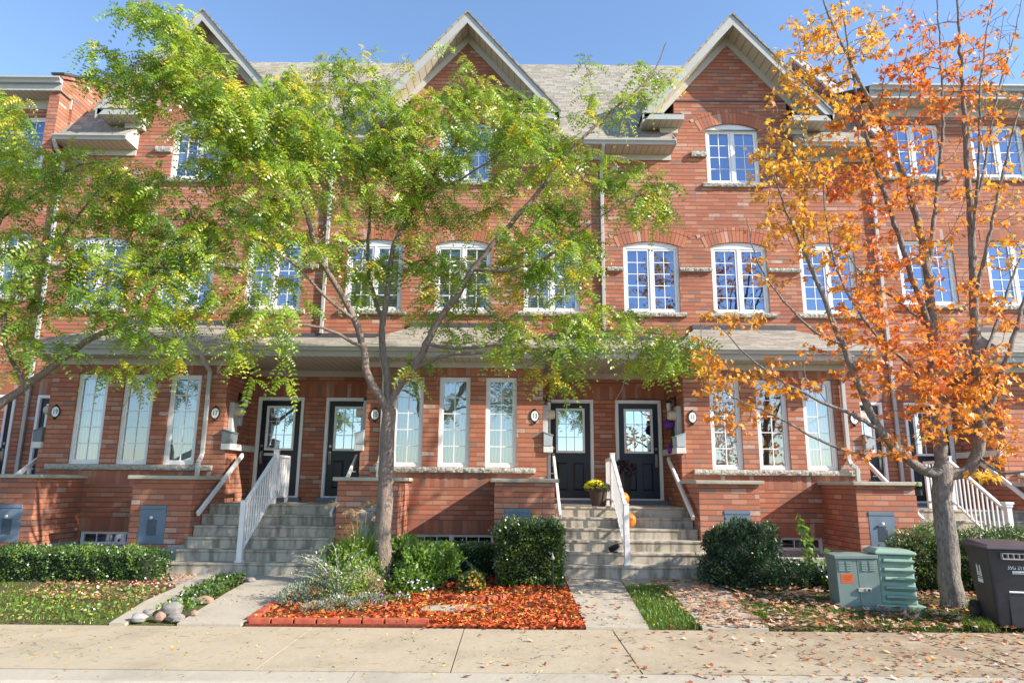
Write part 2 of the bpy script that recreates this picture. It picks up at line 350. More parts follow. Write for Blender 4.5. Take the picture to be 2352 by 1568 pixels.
def strip(name, poly, mat, dz, thick=0.1):
    """slab following the yard's slope, poly = list of (x, y)"""
    mm = MB(); n = len(poly); top = [(x, y, gz(y) + dz) for x, y in poly]
    mm.prism([(x, y, z - thick) for x, y, z in top], (0, 0, thick)); return mm.build(name, mat)
B0, B1, B2, B3 = -10.51, -4.25, 2.01, 8.27                     # party lines between the house units
for pl in ([(-4.60, 8.34), (-4.42, 8.34), (-4.43, 9.75), (-4.50, 11.45), (-5.45, 11.45), (-4.83, 10.4), (-4.80, 9.5)],
           [(-3.82, 8.34), (-3.09, 8.34), (-3.09, 11.45), (-4.02, 11.45), (-3.95, 10.0)],
           [(0.88, 8.34), (1.60, 8.34), (1.75, 11.45), (0.88, 11.45)], [(2.22, 8.34), (2.98, 8.34), (3.26, 11.45), (2.40, 11.45)],
           [(7.4, 8.34), (8.0, 8.34), (8.1, 11.45), (7.2, 11.45)], [(8.6, 8.34), (9.3, 8.34), (9.5, 11.45), (8.5, 11.45)],
           [(-12, 8.34), (-11, 8.34), (-10.9, 11.45), (-11.8, 11.45)]):
    tag(strip('path', pl, M['path'], 0.025), kind='structure')
tag(strip('path', [(1.75, 10.95), (2.40, 10.95), (2.40, 11.45), (1.75, 11.45)], M['path'], 0.024), kind='structure')
tag(strip('path', [(-4.50, 11.2), (-4.02, 11.2), (-4.02, 11.45), (-4.50, 11.45)], M['path'], 0.024), kind='structure')

class Sep:
    """like MB, but every shape becomes a part of its own"""
    def __init__(s, name, mat): s.q = []; s.name = name; s.mat = mat
    def box(s, *a): s.q.append(MB().box(*a))
    def prism(s, *a): s.q.append(MB().prism(*a))
    def flush(s, parent):
        for m_ in s.q: m_.build(s.name, s.mat, parent)
# ------------------------------------------------------------------ houses
WY, BY, PY = 14.80, 13.45, 12.10          # main wall, bay front, pillar front
def rect(x0, x1, z0, z1): return [(x0, z0), (x1, z0), (x1, z1), (x0, z1)]
def arch_poly(xc, hw, z0, zs, rise, n=14):
    """window outline with a segmental arched head"""
    r = (hw * hw + rise * rise) / (2 * rise); zc = zs + rise - r; a = math.asin(hw / r)
    top = [(xc + r * math.sin(a - 2 * a * i / n), zc + r * math.cos(a - 2 * a * i / n)) for i in range(n + 1)]
    return [(xc - hw, z0), (xc + hw, z0)] + top
def panel(mb, outline, holes, y, depth=0.11):
    """flat wall in the XZ plane at y with holes and their reveals"""
    loops = [outline] + holes
    vv = [Vector((x, z, 0)) for lp in loops for x, z in lp]
    tri = tessellate_polygon([[Vector((x, z, 0)) for x, z in lp] for lp in loops])
    fs = []
    for a, b, c in tri:
        n = (vv[b] - vv[a]).cross(vv[c] - vv[a]).z
        fs.append((a, b, c) if n > 0 else (a, c, b))
    mb.add([(v.x, y, v.y) for v in vv], fs)
    for h in holes:
        n = len(h)
        mb.add([(x, y, z) for x, z in h] + [(x, y + depth, z) for x, z in h], [(i, n + i, n + (i + 1) % n, (i + 1) % n) for i in range(n)])

def window_unit(parent, xc, hw, z0, z1, y, cols, rows, rise=0.0, casements=2, cover=None, fac='glass', sill=True):
    """casement window in a wall at y: frame (part) > muntins inside it, panes, sill, blind"""
    f = MB(); yo = y + 0.045; yi = y + 0.115; low = z1 - z0 < .4; fw = 0.03 if low else 0.055
    f.box(xc-hw, xc-hw+fw, yo, yi, z0, z1); f.box(xc+hw-fw, xc+hw, yo, yi, z0, z1)
    f.box(xc-hw+fw, xc+hw-fw, yo, yi, z0, z0+fw); f.box(xc-hw+fw, xc+hw-fw, yo, yi, z1-fw, z1)
    if rise:
        ap = [(x, yo - 0.003, z) for x, z in arch_poly(xc, hw - 0.001, z1 + 0.002, z1 + 0.004, rise - 0.006)[0:]]
        f.prism(ap, (0, 0.075, 0))
    spans = [(xc-hw+fw, xc+hw-fw)] if casements == 1 else [(xc-hw+fw, xc-0.028), (xc+0.028, xc+hw-fw)]
    if casements == 2: f.box(xc-0.028, xc+0.028, yo, yi, z0+fw, z1-fw)
    panes = MB(); st = .018 if low else 0.048 if casements == 2 else 0.03
    for a, b in spans:
        ys0, ys1 = yo + 0.012, yi - 0.01
        f.box(a+.002, a+st, ys0, ys1, z0+fw+.002, z1-fw-.002); f.box(b-st, b-.002, ys0, ys1, z0+fw+.002, z1-fw-.002)
        f.box(a+st, b-st, ys0, ys1, z0+fw+.002, z0+fw+st); f.box(a+st, b-st, ys0, ys1, z1-fw-st, z1-fw-.002)
        ga, gb, g0, g1 = a+st, b-st, z0+fw+st, z1-fw-st
        for i in range(1, cols): f.box(ga+(gb-ga)*i/cols-.009, ga+(gb-ga)*i/cols+.009, yo+.030, yo+.040, g0, g1)
        for j in range(1, rows): f.box(ga, gb, yo+.031, yo+.039, g0+(g1-g0)*j/rows-.009, g0+(g1-g0)*j/rows+.009)
        panes.add([(ga, yo+.042, g0), (gb, yo+.042, g0), (gb, yo+.042, g1), (ga, yo+.042, g1)], [(0,1,2,3)])
    wo_ = f.build('window', M['white'], parent)
    panes.build('pane', M[fac], wo_)
    if cover: MB().box(xc-hw+.02, xc+hw-.02, y+.20, y+.215, z0+.02, z1+rise-.02).build('blind' if cover == 'blind' else 'curtain' if cover == 'curtain' else 'dark_backing_or_blind', M[cover], wo_)  # 'room' cover: dark sheet painted as the gloom behind the pane
    if sill:
        rough_stone(xc-hw-0.12, xc+hw+0.12, y-0.075, y+0.044, z0-0.095, z0-0.002).build('sill', M['stone'], wo_)
    return wo_
def rough_stone(x0, x1, y0, y1, z0, z1):
    """rock-faced stone strip: its front is jittered"""
    s = MB(); n = max(3, int((x1 - x0) / 0.05)); r_ = random.Random(int(x0 * 977 + z0 * 31)); rows = []
    prof = [(y1, z0), (y0 + .012, z0), (y0, z0 + (z1-z0)*.35), (y0, z0 + (z1-z0)*.7), (y0 + .014, z1), (y1, z1)]
    for i in range(n + 1):
        x = x0 + (x1 - x0) * i / n
        rows.append([(x, yy + (r_.uniform(-.011, .011) if 0 < k < 5 else 0), zz + (r_.uniform(-.005, .005) if k in (2, 3) else 0)) for k, (yy, zz) in enumerate(prof)])
    k = len(prof); s.v = [p for r in rows for p in r]
    for i in range(n):
        for j in range(k): s.f.append((i*k+j, i*k+(j+1)%k, (i+1)*k+(j+1)%k, (i+1)*k+j))
    s.f.append(tuple(range(k-1, -1, -1))); s.f.append(tuple(n*k+j for j in range(k)))
    return s
def arch_bricks(parent, xc, hw, zs, rise, y, tall=0.27, name='arch'):
    a = MB(); r = (hw*hw + rise*rise) / (2*rise); zc = zs + rise - r; A = math.asin((hw + 0.02) / r); n = 17
    def ring(r0, r1, A0, A1, cnt, proud):
        for i in range(cnt):
            t0 = A0 + (A1-A0)*i/cnt; t1 = A0 + (A1-A0)*(i+1)/cnt; g = 0.0045 / r0
            pts = [(xc + rr*math.sin(t), y - proud, zc + rr*math.cos(t)) for rr, t in ((r0, t0+g), (r0, t1-g), (r1, t1-g*r0/r1), (r1, t0+g*r0/r1))]
            a.prism(pts, (0, proud + 0.05, 0))
    ring(r + .002, r + tall, -A*1.16, A*1.16, n + 2, 0.006)
    ring(r + tall + .010, r + tall + .088, -A*1.26, A*1.26, n + 4, 0.010)
    return a.build(name, M['arch'], parent)

def door_unit(parent, xc, y, z0, hinge, slab, closed='doorglass', slot=False):
    """entrance door: slab (part) > glazing frame, pane, handle set; white frame"""
    fr = MB(); hw, zt = 0.495, z0 + 2.115
    yo = y - 0.035
    for s in (-1, 1):
        fr.box(xc+s*hw, xc+s*(hw-.055), yo, y+.05, z0, zt); fr.box(xc+s*(hw-.055), xc+s*(hw-.068), yo+.022, y+.06, z0, zt-.05)
    fr.box(xc-hw+.055, xc+hw-.055, yo, y+.05, zt-.055, zt)
    fr.box(xc-hw+.068, xc+hw-.068, yo+.022, y+.05, zt-.07, zt-.055)
    fr.box(xc-hw+.055, xc+hw-.055, yo+.01, y+.06, z0, z0+.03)
    d = MB(); a, b, p0, p1 = xc-.425, xc+.425, z0+.032, zt-.072; yd = y+.02
    lx0, lx1, lz0, lz1 = xc-.30, xc+.30, p1-1.055, p1-.125
    panel(d, rect(a, b, p0, p1), [rect(lx0, lx1, lz0, lz1)], yd, 0.03)
    for sx in (-1, 1):                                        # two raised lower panels
        px0, px1 = xc + sx*.06, xc + sx*.29
        q = [(min(px0,px1), p0+.16), (max(px0,px1), p0+.16), (max(px0,px1), p0+.74), (min(px0,px1), p0+.74)]
        i_ = [(min(px0,px1)+.035, p0+.195), (max(px0,px1)-.035, p0+.195), (max(px0,px1)-.035, p0+.705), (min(px0,px1)+.035, p0+.705)]
        d.add([(x, yd-.001, z) for x, z in q] + [(x, yd-.016, z) for x, z in i_], [(i, (i+1)%4, 4+(i+1)%4, 4+i) for i in range(4)] + [(4,5,6,7)])
    do = d.build('door', slab, parent)
    g = MB(); fw = .035
    g.box(lx0-.01, lx0+fw, yd-.018, yd+.01, lz0-.01, lz1+.01); g.box(lx1-fw, lx1+.01, yd-.018, yd+.01, lz0-.01, lz1+.01)
    g.box(lx0+fw, lx1-fw, yd-.018, yd+.01, lz0-.01, lz0+fw); g.box(lx0+fw, lx1-fw, yd-.018, yd+.01, lz1-fw, lz1+.01)
    for i in (1, 2):
        xx = lx0+fw+(lx1-lx0-2*fw)*i/3; zz = lz0+fw+(lz1-lz0-2*fw)*i/3
        g.box(xx-.006, xx+.006, yd-.006, yd+.004, lz0+fw, lz1-fw); g.box(lx0+fw, lx1-fw, yd-.005, yd+.003, zz-.006, zz+.006)
    g.build('glazing_frame', M['white'], do)
    MB().add([(lx0, yd+.008, lz0), (lx1, yd+.008, lz0), (lx1, yd+.008, lz1), (lx0, yd+.008, lz1)], [(0,1,2,3)]).build('pane', M[closed], do)
    MB().box(lx0-.02, lx1+.02, yd+.06, yd+.07, lz0-.05, lz1+.05).build('dark_backing_or_blind', M['blind' if slot else 'room'], do)  # dark sheet imitates the unlit hall; the door with the slot gets slats
    h = MB(); hx = xc + hinge*.365
    h.lathe([(.028, yd-.02), (.03, yd-.012), (.03, yd)], (hx, 0, p0+1.04), 14, 'y'); h.box(hx-.025, hx+.025, yd-.012, yd, p0+.66, p0+.93)
    h.tube([(hx, yd-.01, p0+.90), (hx, yd-.06, p0+.87), (hx, yd-.065, p0+.78), (hx, yd-.05, p0+.70), (hx, yd-.01, p0+.66)], .011, 8)
    h.build('handle', M['brass'], do)
    fr.build('door_frame', M['white'], do)
    MB().box(xc-hw-.06, xc+hw+.06, y-.14, y-.001, z0-.085, z0-.001).build('threshold', M['utility'], do)
    if slot:
        tg = MB().box(xc-.31, xc-.09, yd-.008, yd-.001, p0+.835, p0+.885).build('notice_plate', M['platewhite'], do)
        text_mesh('lettering', 'Beware of Dog', .034, M['ink'], do, (xc-.20, yd-.009, p0+.86), (R(90), 0, 0), .001)
    return do

def gutter(mb, x0, x1, y, z, h=.11, wd=.12):
    """ogee gutter along X whose back sits at y"""
    prof = [(y, z-h), (y-wd*.55, z-h), (y-wd*.62, z-h*.62), (y-wd*.8, z-h*.40), (y-wd, z-h*.28), (y-wd, z), (y-wd+.012, z), (y-wd+.012, z-.02), (y, z-.02)]
    mb.prism([(x0, yy, zz) for yy, zz in prof], (x1-x0, 0, 0))

def downspout(parent, pts, wx=.075, wy=.06, offset_name='downspout'):
    d = MB()
    for a, b in zip(pts[:-1], pts[1:]):
        d.bar(a, b, wx, wy, up=(0, 1, 0))
    return d.build(offset_name, M['fascia'], parent, bevel=.008)

def house(cx, label, third, arched, covers, door_l, door_r, porch_l, porch_r):
    """one module of the terrace: bay and gable on the axis, an entrance door on each side"""
    h = thing('townhouse', label, 'house', (cx, BY, 0))
    x0, x1 = cx - 3.13, cx + 3.13
    # --- main wall with openings
    wz = 5.37 if arched else 5.60; ws = 6.94 if arched else 7.12; rise = .105 if arched else 0
    holes = []
    for k in (-2, 0, 2):
        holes.append(arch_poly(cx+k, .63, wz, ws, rise) if arched else rect(cx+k-.63, cx+k+.63, wz, ws))
    if third == 'gable':
        holes.append(arch_poly(cx, .62, 8.47, 9.86, .135))
        A = (12.30 - 1.2*.13)
        out = [(x0, .15), (x1, .15), (x1, 9.2), (cx+1.47, 9.2), (cx+1.47, 9.79), (cx+1.34, 9.79), (cx+1.34, 10.75), (cx, 12.28), (cx-1.34, 10.75), (cx-1.34, 9.79), (cx-1.47, 9.79), (cx-1.47, 9.2), (x0, 9.2)]
    else:
        for k in (-2, 0, 2): holes.append(rect(cx+k-.63, cx+k+.63, 8.68, 10.02))
        out = [(x0, .15), (x1, .15), (x1, 10.5), (x0, 10.5)]
    dz0 = 1.29
    for s, dd in ((-1, door_l), (1, door_r)):
        dx = cx + s*(3.13 - .735); holes.append(rect(dx-.45, dx+.45, dz0-.02, dz0+2.08))
    holes.append(rect(cx-1.5, cx+1.5, .7, 3.8))               # the bay opens into the house
    wl = MB(); panel(wl, out, holes, WY)
    top = 9.2 if third == 'gable' else 10.5
    wl.box(x0, x0+.02, WY+.02, 22, .15, top); wl.box(x1-.02, x1, WY+.02, 22, .15, top); wl.box(x0, x1, 22, 22.2, .15, top)
    if third == 'gable':                                       # cheeks of the gable above the main roof
        for s in (-1, 1): wl.box(cx+s*1.34, cx+s*1.30, WY+.002, 17.5, 9.2, 10.72)
    wl.build('wall', M['brick'], h)
    # --- bay
    bw = MB(); hw = 1.74; bh = []
    for k in (-.92, 0, .92): bh.append(rect(cx+k-.305, cx+k+.305, 1.92, 3.68))
    panel(bw, rect(cx-hw, cx+hw, 1.85, 3.96), bh, BY)
    bw.box(cx-hw, cx-hw+.02, BY+.003, WY-.002, 2.2, 3.96); bw.box(cx+hw-.02, cx+hw, BY+.003, WY-.002, 2.2, 3.96)
    lw = 1.82
    panel(bw, [(cx-lw, .42), (cx+lw, .42), (cx+lw, 2.21), (cx+hw+.001, 2.21), (cx+hw+.001, 1.8501), (cx-hw-.001, 1.8501), (cx-hw-.001, 2.21), (cx-lw, 2.21)], [rect(cx-.80, cx+.80, .42, .66)], BY+.002)
    bw.box(cx-lw, cx-lw+.02, BY+.004, WY-.002, .42, 2.2101); bw.box(cx+lw-.02, cx+lw, BY+.004, WY-.002, .42, 2.2101)
    bw.build('bay_wall', M['brick'], h)
    sc_ = Sep('soldier_course', M['soldier'])
    sc_.box(cx-1.60, cx+1.60, BY-.003, BY+.03, 1.54, 1.80); sc_.box(cx-.83, cx+.83, BY-.003, BY+.03, .665, .92); sc_.box(cx-hw+.02, cx+hw-.02, BY-.004, BY+.01, 3.70, 3.945)
    for s in (-1, 1): sc_.box(cx+s*1.78, cx+s*3.128, WY-.004, WY+.01, 3.42, 3.70)
    if not arched:
        for k in (-2, 0, 2): sc_.box(cx+k-.72, cx+k+.72, WY-.006, WY+.03, ws+.004, ws+.28)
    sc_.flush(h)
    rough_stone(cx-1.60, cx+1.60, BY-.085, BY+.0, 1.815, 1.912).build('bay_sill', M['stone'], h)
    for k, cv in zip((-.92, 0, .92), covers[0]):
        window_unit(h, cx+k, .305, 1.92, 3.68, BY, 2, 5, 0, 1, cv, 'bayglass', False)
    window_unit(h, cx, .80, .42, .66, BY+.002, 3, 1, 0, 2, None, 'glass', False)
    for k, cv in zip((-2, 0, 2), covers[1]):
        wo_ = window_unit(h, cx+k, .63, wz, ws, WY, 2, 5, rise, 2, cv)
        if arched: arch_bricks(wo_, cx+k, .63, ws, rise, WY)
    if third == 'gable':
        wo_ = window_unit(h, cx, .62, 8.47, 9.86, WY, 2, 4, .135, 2, covers[2])
        arch_bricks(wo_, cx, .62, 9.86, .135, WY)
    else:
        for k in (-2, 0, 2): window_unit(h, cx+k, .63, 8.68, 10.02, WY, 2, 4, 0, 2, covers[2])
    # --- belt stones beside the arched windows
    if arched:
        for a, b in ((-3.0, -2.635), (-1.365, -.635), (.635, 1.365), (2.635, 3.0)):
            rough_stone(cx+a, cx+b, WY-.085, WY, 6.325, 6.415).build('belt_stone', M['stone'], h)
        if third == 'gable':
            for a, b in ((-.98, -.625), (.625, .98)): rough_stone(cx+a, cx+b, WY-.09, WY, 9.12, 9.255).build('belt_stone', M['stone'], h)
    # --- doors
    for s, dd in ((-1, door_l), (1, door_r)):
        if dd: door_unit(h, cx + s*(3.13-.735), WY, dz0, dd[0], M[dd[1]], 'doorglass', dd[2])
    # --- pillars
    for s in (-1, 1):
        xa, xb = sorted((cx + s*.84, cx + s*1.88)); px = cx + s*1.24
        p = MB(); panel(p, rect(xa, xb, .50, 1.64), [rect(px-.225, px+.225, .56, 1.20)], PY, .06)
        p.box(xa, xa+.03, PY+.003, BY+.0, .50, 1.64); p.box(xb-.03, xb, PY+.003, BY+.0, .50, 1.64); p.box(xa+.03, xb-.03, PY+.07, PY+.09, .5, 1.64)
        if s > 0: p.box(xb-.02, xb, BY+.001, WY-.01, .5, 1.2)
        else: p.box(xa, xa+.02, BY+.001, WY-.01, .5, 1.2)
        po = p.build('pillar', M['brick'], h)
        c = MB().box(xa-.075, xb+.075, PY-.085, BY-.005, 1.64, 1.705); c.build('cap_stone', M['cap'], po, bevel=.012)
        d = MB(); d.box(px-.224, px+.224, PY-.014, PY+.02, 1.135, 1.199); d.box(px-.222, px+.222, PY-.005, PY+.02, .561, 1.134)
        d.box(px-.085, px+.085, PY-.007, PY+.01, .70, .965)
        do = d.build('utility_door', M['utility'], po, bevel=.004)
        v = MB()
        for i in range(9):
            for j in range(14): v.box(px-.083+i*.0188, px-.083+i*.0188+.0125, PY-.0085, PY-.0068, .705+j*.0186, .705+j*.0186+.0125)
        v.build('perforated_vent', M['black'], do)
        MB().lathe([(.012, PY-.03), (.024, PY-.034), (.026, PY-.05), (.014, PY-.06)], (px-.005, 0, 1.0), 14, 'y').build('knob', M['platewhite'], do)
    # --- foundation
    f = MB()
    for s in (-1, 1): xa, xb = sorted((cx + s*.82, cx + s*1.90)); f.box(xa, xb, PY-.015, BY, -.2, .497)
    f.box(cx-.82, cx+.82, BY-.02, BY+.2, -.2, .415); f.box(cx-.82, cx+.82, PY+.02, PY+.16, -.2, .42)
    f.build('foundation', M['found'], h, bevel=.008)
    # --- roof and eaves
    rf = MB(); tr = Sep('frieze_board', M['trim']); so_ = Sep('soffit', M['soffit']); fa = Sep('fascia', M['fascia']); gu = Sep('gutter', M['fascia'])
    if third == 'gable':
        ey, ez, ry, rz = 14.38, 9.30, 18.5, 13.98
        yb, zb = WY + .004, ez + (WY + .044 - ey) * (rz - ez) / (ry - ey + .04)
        rf.add([(x0, ey-.04, ez), (cx-1.44, ey-.04, ez), (cx-1.44, yb, zb), (cx+1.44, yb, zb), (cx+1.44, ey-.04, ez), (x1, ey-.04, ez), (x1, yb, zb), (x1, ry, rz), (x0, ry, rz), (x0, yb, zb), (x0, 22.4, 9.5), (x1, 22.4, 9.5)],
               [(0,1,2,9), (4,5,6,3), (9,2,3,6,7,8), (8,7,11,10)])
        for s in (-1, 1):
            xa, xb = sorted((cx + s*1.46, cx + s*3.13))
            gutter(gu, xa, xb, ey, 9.305)
            so_.box(xa, xb, ey, WY-.001, 9.18, 9.192); tr.box(xa, xb, WY-.03, WY-.002, 9.035, 9.178); fa.box(xa, xb, ey, ey+.02, 9.193, 9.30)
            e = cx + s*1.455; fa.prism([(e, ey-.10, 9.20), (e, WY-.003, 9.19), (e, WY-.003, 9.75), (e, ey-.10, 9.315)], (s*-.018, 0, 0))
            # eaves return under the gable foot
            xi, xo = cx + s*1.26, cx + s*2.16
            a, b = sorted((xi, xo)); gy = 14.26
            fa.box(a, b, gy, gy+.03, 9.79, 9.93); so_.box(a, b, gy+.031, WY-.001, 9.79, 9.80); fa.box(xi-s*.02, xi, gy+.0305, WY-.001, 9.80, 9.93); fa.box(xo-s*.0, xo-s*.02, gy+.0305, WY+.9, 9.801, 9.93)
            rf.add([(a, gy-.015, 9.935), (b, gy-.015, 9.935), (b, WY-.03, 10.20), (a, WY-.03, 10.20)], [(0,1,2,3)])
            tr.box(*sorted((cx + s*1.30, cx + s*1.72)), WY-.16, WY-.002, 9.66, 9.785)
            # gable roof plane, rake fascia, frieze, sloped soffit
            sl_ = 1.16; zr = 12.56; ze = zr - sl_*2.2
            rf.prism([(cx, gy-.03, zr), (cx+s*2.2, gy-.03, ze), (cx+s*2.2, gy-.03, ze-.05), (cx, gy-.03, zr-.05)], (0, 3.6, 0))
            fa.prism([(cx, gy, zr-.055), (cx+s*2.2, gy, ze-.055), (cx+s*2.2, gy, ze-.30), (cx+s*2.13, gy, ze-.22), (cx, gy, zr-.32)], (0, .03, 0))
            k = .14
            so_.prism([(cx, gy+.032, zr-.26), (cx+s*2.15, gy+.032, zr-.26-sl_*2.15), (cx+s*2.15, gy+.032, zr-.275-sl_*2.15), (cx, gy+.032, zr-.275)], (0, WY-gy-.034, 0))
            tr.prism([(cx, WY-.035, zr-.28), (cx+s*2.0, WY-.035, zr-.28-sl_*2.0), (cx+s*1.90, WY-.035, zr-.46-sl_*1.90), (cx, WY-.035, zr-.50)], (0, .033, 0))
        MB().box(cx-1.33, cx+1.33, WY-.02, WY, 10.56, 10.60).build('flashing', M['flash'], h)
    else:
        ey, ez = 14.36, 10.72
        rf.add([(x0, ey-.06, ez), (x1, ey-.06, ez), (x1, 19, 13.0), (x0, 19, 13.0), (x0, 22.4, 11), (x1, 22.4, 11)], [(0,1,2,3), (3,2,5,4)])
        gutter(gu, x0, x1, ey, 10.735, .13, .13); so_.box(x0, x1, ey, WY-.001, 10.44, 10.452); fa.box(x0, x1, ey, ey+.02, 10.453, 10.72); tr.box(x0, x1, WY-.03, WY-.002, 10.20, 10.438)
    rf.build('roof', M['shingle'], h); 
    for q_ in (fa, so_, tr, gu): q_.flush(h)
    # --- canopy over bay and porch
    c = MB(); g2 = MB(); s2 = MB(); t2 = Sep('canopy_frieze', M['trim']); fl = Sep('canopy_flashing', M['flash']); cy = 12.95; cz = 4.20
    L, Rr = (x0 if porch_l else cx-2.0), (x1 if porch_r else cx+2.0)
    # bay hip
    A_, B_ = cx-1.98, cx+1.98; ta, tb = cx-1.10, cx+1.10
    c.add([(A_, cy-.09, cz), (B_, cy-.09, cz), (tb, WY-.005, 5.0), (ta, WY-.005, 5.0), (A_, WY-.005, cz+.02), (B_, WY-.005, cz+.02)], [(0,1,2,3), (0,3,4), (1,5,2)])
    fl.box(ta-.05, tb+.05, WY-.05, WY-.004, 4.985, 5.09)
    for on, a, b in ((porch_l, x0, A_ + .75), (porch_r, B_ - .75, x1)):
        if on:
            c.add([(a, cy-.088, cz-.004), (b, cy-.088, cz-.004), (b, WY-.006, 4.74), (a, WY-.006, 4.74)], [(0,1,2,3)])
            fl.box(a if a == x0 else B_-.2, b if b == x1 else A_+.2, WY-.04, WY-.003, 4.73, 4.83)
    gutter(g2, L, Rr, cy, cz-.005, .10, .11)
    s2.box(L, Rr, cy, WY-.003, 3.985, 3.998)
    g2.box(L, Rr, cy, cy+.02, 3.999, cz-.03)
    for on, s in ((porch_l, -1), (porch_r, 1)):
        if not on:
            xe = cx + s*2.0
            prof = [(xe-s*.0, 4.09), (xe+s*.07, 4.10), (xe+s*.10, 4.17), (xe+s*.10, 4.195), (xe, 4.175)]
            g2.prism([(xx, cy-.11, zz) for xx, zz in prof], (0, WY-cy+.10, 0)); g2.box(xe-s*.001, xe-s*.02, cy+.021, WY-.004, 3.999, 4.17)
    t2.box(cx-hw+.005, cx+hw-.005, BY-.035, BY-.005, 3.93, 3.983)
    t2.box(cx-hw-.0, cx+hw+.0, BY-.03, BY-.006, 3.955-.03, 3.929)
    t2.box(cx-hw-.03, cx+hw+.03, BY-.045, BY-.036, 3.86, 3.982)
    for on, s in ((porch_l, -1), (porch_r, 1)):
        if on: t2.box(cx+s*1.745, cx+s*3.13, WY-.06, WY-.006, 3.86, 3.983)
    co = c.build('canopy_roof', M['shingle'], h); g2.build('canopy_gutter', M['fascia'], co); s2.build('canopy_soffit', M['soffit'], co); t2.flush(co); fl.flush(co)
    # --- downspouts
    if third == 'gable' or cx > 8:
        top_ = 9.2 if third == 'gable' else 10.6
        xx = x0 + .0
        downspout(h, [(xx+.03, 14.33, top_), (xx+.03, 14.45, top_-.16), (xx+.03, WY-.05, top_-.36), (xx+.03, WY-.05, 4.82 if porch_l else .9)])
    xx = cx - 1.40 if -4 < cx < 4 else cx + 1.40
    downspout(h, [(xx, cy-.05, 4.09), (xx, cy+.05, 3.96), (xx, BY-.06, 3.74), (xx, BY-.05, 2.12), (xx, BY-.13, 2.02), (xx + (.10 if cx > 4 else -.02), BY-.15, 1.96), (xx + (.10 if cx > 4 else -.02), BY-.14, 1.712)])
    # --- stone ledges on the bay's sides
    for s in (-1, 1):
        l = MB()
        for i in range(4): l.box(cx+s*1.745, cx+s*1.93, BY-.06+i*.335, BY-.06+i*.335+.325, 2.213, 2.335)
        l.build('side_ledge', M['ledge'], h, bevel=.008)
    return h

CA, CB, CC, CD, CL = -7.38, -1.12, 5.14, 11.40, -13.64
cu, bl, dk = 'curtain', 'blind', 'room'
house(CA, 'red brick gabled house between doors 19 and 17, half hidden by the left locust', 'gable', True, ((cu, dk, cu), (bl, bl, bl), bl), (1, 'door', False), (-1, 'door', True), False, True)
house(CB, 'red brick gabled house behind the central locust, between doors 15 and 13', 'gable', True, ((cu, cu, cu), (bl, bl, bl), bl), (-1, 'door', False), (-1, 'door', False), True, True)
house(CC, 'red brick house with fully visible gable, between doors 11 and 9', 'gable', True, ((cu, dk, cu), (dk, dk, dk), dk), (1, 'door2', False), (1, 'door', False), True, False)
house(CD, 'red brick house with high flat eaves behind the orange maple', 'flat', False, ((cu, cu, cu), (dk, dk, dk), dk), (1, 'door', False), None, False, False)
house(CL, 'red brick house with high flat eaves cut off by the left picture edge', 'flat', False, ((cu, cu, cu), (bl, bl, bl), dk), None, (1, 'door', False), False, False)

# fire walls where the taller end houses meet the gabled row
def firewall(x, label, fx):
    f = thing('fire_wall', label, 'parapet wall', (x, 14.5, 9))
    b = MB(); b.prism([(x-.12, 14.42, 8.9), (x-.12, 14.42, 10.87 if fx < 0 else 9.5), (x-.12, 16.2, 11.75), (x-.12, 18.4, 14.2), (x-.12, 18.4, 8.9)], (.24, 0, 0)); b.build('wall', M['brick'], f)
    c = MB(); z = 10.87 if fx < 0 else 9.5
    for p, q in (((x, 14.40, z), (x, 16.2, 11.75)), ((x, 16.2, 11.75), (x, 18.4, 14.2))): c.bar(Vector(p)+Vector((0,0,.03)), Vector(q)+Vector((0,0,.03)), .30, .055)
    c.build('coping', M['flash'] if fx < 0 else M['fascia'], f)
firewall(B0 - .17, 'stepped brick fire wall with dark coping above the roof at upper left', -1)
firewall(B3 + .17, 'brick fire wall with pale coping rising beside the right gable behind the maple', 1)

# ------------------------------------------------------------------ entrance steps, rails
NOSE = [(12.80 - .28*k, 1.214 - .174*k) for k in range(6)]
def steps(b, label):
    s = thing('entrance_steps', label, 'steps', (b, 11.4, .1), 'concrete entrance steps')
    m_ = MB(); prof = [(WY-.003, 0.0), (WY-.003, 1.214)]
    for k, (y, z) in enumerate(NOSE):
        prof += [(y-.018, z), (y-.018, z-.03), (y, z-.045)]
        prof += [(y, NOSE[k+1][1])] if k < 5 else [(y, -.1)]
    m_.prism([(b-1.235, y, z) for y, z in prof], (2.47, 0, 0)); m_.build('flight', M['step'], s, bevel=.006)
    ck = Sep('cheek', M['found'])
    for sx in (-1, 1):                                         # sloping concrete cheek beside the lower treads
        ck.prism([(b+sx*1.245, 11.36, -.1), (b+sx*1.245, 11.36, .15), (b+sx*1.245, 12.2, .62), (b+sx*1.245, 12.2, -.1)], (sx*.10, 0, 0))
    ck.flush(s)
    return s
